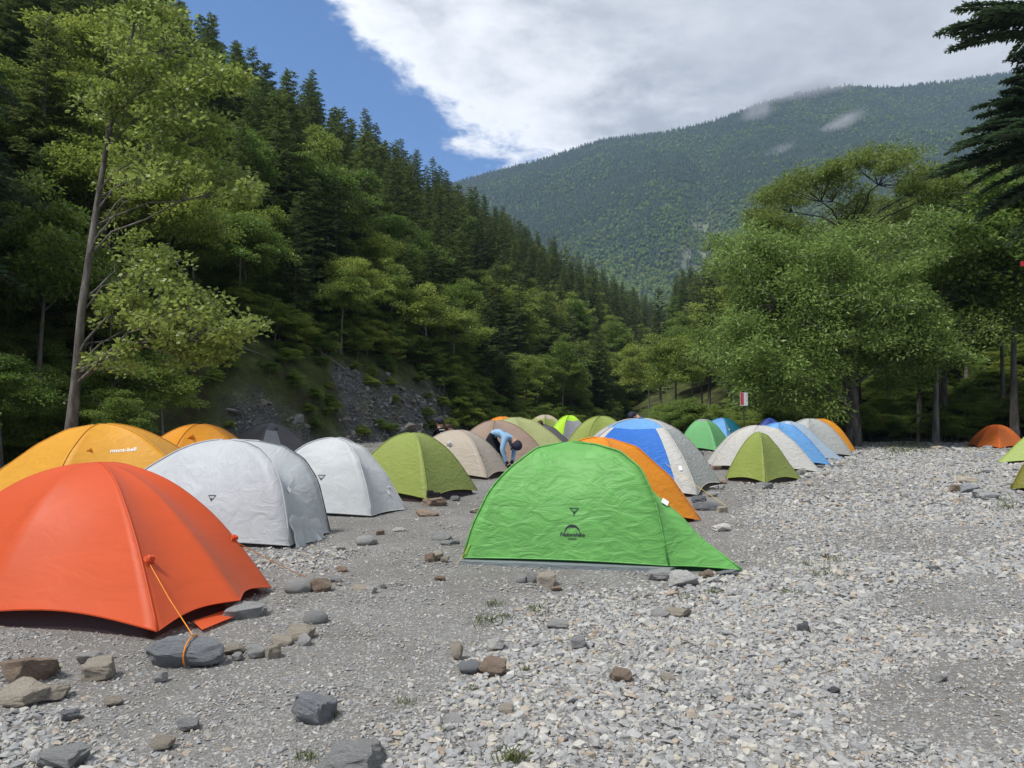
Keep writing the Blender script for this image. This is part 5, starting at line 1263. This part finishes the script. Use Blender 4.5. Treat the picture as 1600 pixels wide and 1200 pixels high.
# clothing laid over the low taupe tent
V, Q = [], []
for i in range(17):
    for j in range(9):
        x_, y_ = -0.42 + 1.05 * i / 16, -0.40 + 0.5 * j / 8
        l2, _, _, _ = T31.bvh.ray_cast(Vector((x_, y_, 2)), Vector((0, 0, -1)))
        V.append((x_ + T31.ax[0], y_ + T31.ax[1], (l2.z if l2 else 0.05) + 0.03 + 0.035 * noise.noise(Vector((x_ * 7, y_ * 7, 1)))))
for i in range(16):
    for j in range(8): Q.append((i * 9 + j, i * 9 + j + 9, i * 9 + j + 10, i * 9 + j + 1))
jk = link('jacket', mesh_np('jacket', V, np.array(Q), MT['jacket'], True)); tag(jk, 'dark blue jacket laid over the low taupe tent', 'jacket')
# ------------------------------------------------------------------ sign, ribbon, dead wood
MT['red'] = plain('red_paint', (0.42, 0.025, 0.04), 0.5); MT['pale_red'] = plain('faded_red_print', (0.62, 0.25, 0.22), 0.6); MT['panel'] = plain('pale_grey_panel', (0.55, 0.57, 0.56), 0.5)
sg = empty('sign', (9.2, 29.2, -0.08)); tag(sg, 'small red and white notice on a thin post before the round tree', 'sign')
b = MB(); b.tube([(0, 0.03, -0.2), (0, 0.03, 2.5)], 0.022, 8); b.obj('post', MT['bark_dark'], sg)
b = MB(); b.box((0, 0, 2.2), (0.30, 0.02, 0.52)); pn = b.obj('panel', MT['panel'], sg)
b = MB(); b.box((-0.075, -0.0125, 2.21), (0.13, 0.004, 0.48)); b.obj('red_strip', MT['red'], pn)
for k_ in range(5):
    b = MB(); b.box((-0.075, -0.0165, 2.39 - 0.09 * k_), (0.07, 0.003, 0.012)); b.box((-0.075, -0.0165, 2.39 - 0.09 * k_), (0.012, 0.0034, 0.05)); b.obj('character', MT['pale_red'], pn)
for k_ in range(4):
    b = MB(); b.box((0.10, -0.0125, 2.40 - 0.08 * k_), (0.05, 0.003, 0.012)); b.box((0.10, -0.0125, 2.40 - 0.08 * k_), (0.012, 0.0034, 0.045)); b.obj('character', MT['pale_red'], pn)
b = MB(); rb = at(1597, 412, 24.0); b.box(tuple(rb), (0.10, 0.03, 0.16)); b.tube([rb + Vector((0, 0, 0.05)), rb + Vector((1.0, 0.4, 0.35)), rb + Vector((2.6, 1.2, 0.5))], 0.012, 4)
tag(b.obj('ribbon', MT['red']), 'small red ribbon on a line in the trees at the right edge', 'ribbon')
def dead(p0, p1, r0, label, bend=0.1):
    b_ = MB(); p0, p1 = Vector(p0), Vector(p1); mid = (p0 + p1) / 2 + Vector((0, 0, bend)); b_.tube([p0, (p0 + mid) / 2, mid, (mid + p1) / 2, p1], [r0, r0 * .9, r0 * .7, r0 * .5, r0 * .2], 6)
    for k_ in range(3):
        a = p0.lerp(p1, 0.4 + 0.2 * k_); b_.tube([a, a + Vector((random.uniform(-.4, .4), -.1, random.uniform(.1, .5)))], [r0 * .4, r0 * .1], 4)
    tag(b_.obj('fallen_branch', MT['bark_pale'], None, True), label, 'branch')
def onhill(l, s, up=0.1):
    x, y = hill_xy(l, s); return (float(x), float(y), float(hill_h(l, s)) + up)
dead(onhill(9, 5.0, 0.2), onhill(13.5, 2.2, 0.5), 0.05, 'thin pale dead trunk slanting down the bank above the charcoal tent')
dead(onhill(18, 4.5, 0.3), onhill(21.5, 2.0, 0.3), 0.05, 'thin pale dead trunk on the dark scree bank behind the camp')
# ------------------------------------------------------------------ grass tufts (uncountable blades)
r_ = np.random.default_rng(33); P, D, Nn, L, W = [], [], [], [], []
for (px, py, wpx, n_, hh) in [(770, 945, 26, 60, .05), (755, 972, 44, 110, .05), (790, 962, 20, 40, .04), (842, 952, 34, 70, .05), (1290, 900, 44, 120, .05), (1300, 876, 40, 80, .06), (1262, 884, 26, 50, .05), (1112, 927, 20, 50, .05),
                              (1230, 928, 24, 50, .04), (1068, 936, 36, 50, .04), (635, 1102, 34, 50, .035), (740, 1080, 24, 40, .035), (822, 1048, 12, 30, .05), (480, 1190, 36, 70, .04), (800, 1196, 40, 90, .06), (520, 1120, 16, 30, .04),
                              (1120, 870, 14, 30, .04), (930, 938, 60, 70, .035), (1000, 940, 50, 50, .035), (735, 1050, 14, 30, .04), (1500, 745, 40, 60, .09), (1530, 738, 30, 60, .1), (1575, 790, 50, 120, .1), (1410, 700, 60, 420, .2), (1440, 698, 44, 260, .16), (690, 1150, 20, 30, .03)]:
    for _ in range(n_):
        g_ = gr(px + r_.normal(0, wpx * 0.28), py + r_.normal(0, wpx * 0.10)); a = r_.uniform(0, 6.28)
        P.append((g_.x, g_.y, float(ground_z(g_.x, g_.y)))); D.append((math.cos(a) * 0.7, math.sin(a) * 0.7, 1.0)); Nn.append((math.cos(a), math.sin(a), 0.5)); hgt = hh * r_.uniform(0.5, 1.4); L.append(hgt); W.append(max(0.004, hgt * 0.12))
V, Q = leaf_quads(np.array(P), np.array(D), np.array(Nn), np.array(L), np.array(W))
tag(link('grass', mesh_np('grass', V, Q, MT['grass'], rnd=r_.uniform(0, 1, len(Q)))), 'sparse tufts of grass and weeds growing in the gravel', 'grass', kind='stuff')
# ------------------------------------------------------------------ air
m, nt, out = new_mat('haze_air'); pv = nd(nt, 'ShaderNodeVolumePrincipled'); pv.inputs['Color'].default_value = (0.50, 0.70, 1.0, 1); pv.inputs['Density'].default_value = 0.00019; pv.inputs['Anisotropy'].default_value = 0.2
nt.links.new(pv.outputs[0], out.inputs['Volume'])
b = MB(); b.box((0, 0, 320), (7400, 7400, 1260)); tag(b.obj('haze', m), 'thin bluish air between the camp and the mountain', 'haze', kind='stuff')

# wisps of mist clinging to the mountain
m, nt, out = new_mat('mist'); pv = nd(nt, 'ShaderNodeVolumePrincipled'); pv.inputs['Color'].default_value = (0.96, 0.97, 1.0, 1)
co = nd(nt, 'ShaderNodeTexCoord').outputs['Object']
n1 = tex_noise(nt, co, 1.6, 5, 0.6, 0.8); ln = nd(nt, 'ShaderNodeVectorMath', operation='LENGTH'); nt.links.new(co, ln.inputs[0])
f1 = nd(nt, 'ShaderNodeMapRange'); nt.links.new(ln.outputs['Value'], f1.inputs[0]); f1.inputs[1].default_value = 1.0; f1.inputs[2].default_value = 0.0; f1.inputs[3].default_value = -0.45; f1.inputs[4].default_value = 0.50
a1 = nd(nt, 'ShaderNodeMath', operation='ADD'); nt.links.new(f1.outputs[0], a1.inputs[0]); nt.links.new(n1.outputs['Fac'], a1.inputs[1])
f2 = nd(nt, 'ShaderNodeMapRange'); nt.links.new(a1.outputs[0], f2.inputs[0]); f2.inputs[1].default_value = 0.48; f2.inputs[2].default_value = 0.95; f2.inputs[3].default_value = 0.0; f2.inputs[4].default_value = 0.032
nt.links.new(f2.outputs[0], pv.inputs['Density']); nt.links.new(pv.outputs[0], out.inputs['Volume'])
for (px, py, Y, sx, sz, tl, la) in [(1255, 142, 1600, 260, 62, -0.22, 'veil of white mist over the highest part of the mountain ridge'), (1185, 178, 1500, 60, 85, 0.3, 'narrow wisp of mist hanging below the ridge'),
                                   (1310, 196, 1420, 125, 34, -0.5, 'slanting wisp of mist on the mountain above the tall tree'), (1210, 245, 1300, 85, 34, -0.5, 'faint low wisp of mist on the mountain left of the tall tree')]:
    bm = bmesh.new(); bmesh.ops.create_icosphere(bm, subdivisions=3, radius=1.0); me = bpy.data.meshes.new('mist'); bm.to_mesh(me); bm.free(); me.materials.append(m)
    o = link('mist', me); o.location = at(px, py, Y); o.scale = (sx, 55, sz); o.rotation_euler = (0, tl, 0); tag(o, la, 'mist', kind='stuff')

# broken slate lying on the eroded bank and in the scree chute
m = MT['gravel'].copy(); m.name = 'slate_rubble'
for n_ in m.node_tree.nodes:
    if n_.type == 'VALTORGB' and len(n_.color_ramp.elements) > 3:
        for e_ in n_.color_ramp.elements: e_.color = (e_.color[0] * 0.52, e_.color[1] * 0.52, e_.color[2] * 0.54, 1)
SL = []
for po in PEB[:8]:
    me = po.data.copy(); me.materials.clear(); me.materials.append(m); SL.append(proto('slate', me))
r_ = np.random.default_rng(8); n_ = 9000
l_ = np.where(r_.uniform(0, 1, n_) < 0.7, r_.uniform(4, 33, n_), r_.uniform(44, 55, n_)); s_ = r_.uniform(0, 1, n_) ** 1.3 * np.where(l_ < 40, 6, 17)
k_ = scree_mask(l_, s_) > r_.uniform(0.3, 0.9, n_); l_, s_ = l_[k_], s_[k_]; x_, y_, z_ = hill_fn(l_, s_); n_ = len(l_); q_ = np.exp(r_.normal(-2.35, 0.55, n_))
scatter('slate_rubble', np.stack([x_, y_, z_], 1), r_.normal(0, 0.5, (n_, 3)) + np.stack([np.zeros(n_), np.zeros(n_), r_.uniform(0, 6.28, n_)], 1), np.stack([q_, q_, q_], 1), r_.integers(0, 8, n_), SL,
        label='broken grey slate lying on the eroded bank behind the tents', cat='rubble')
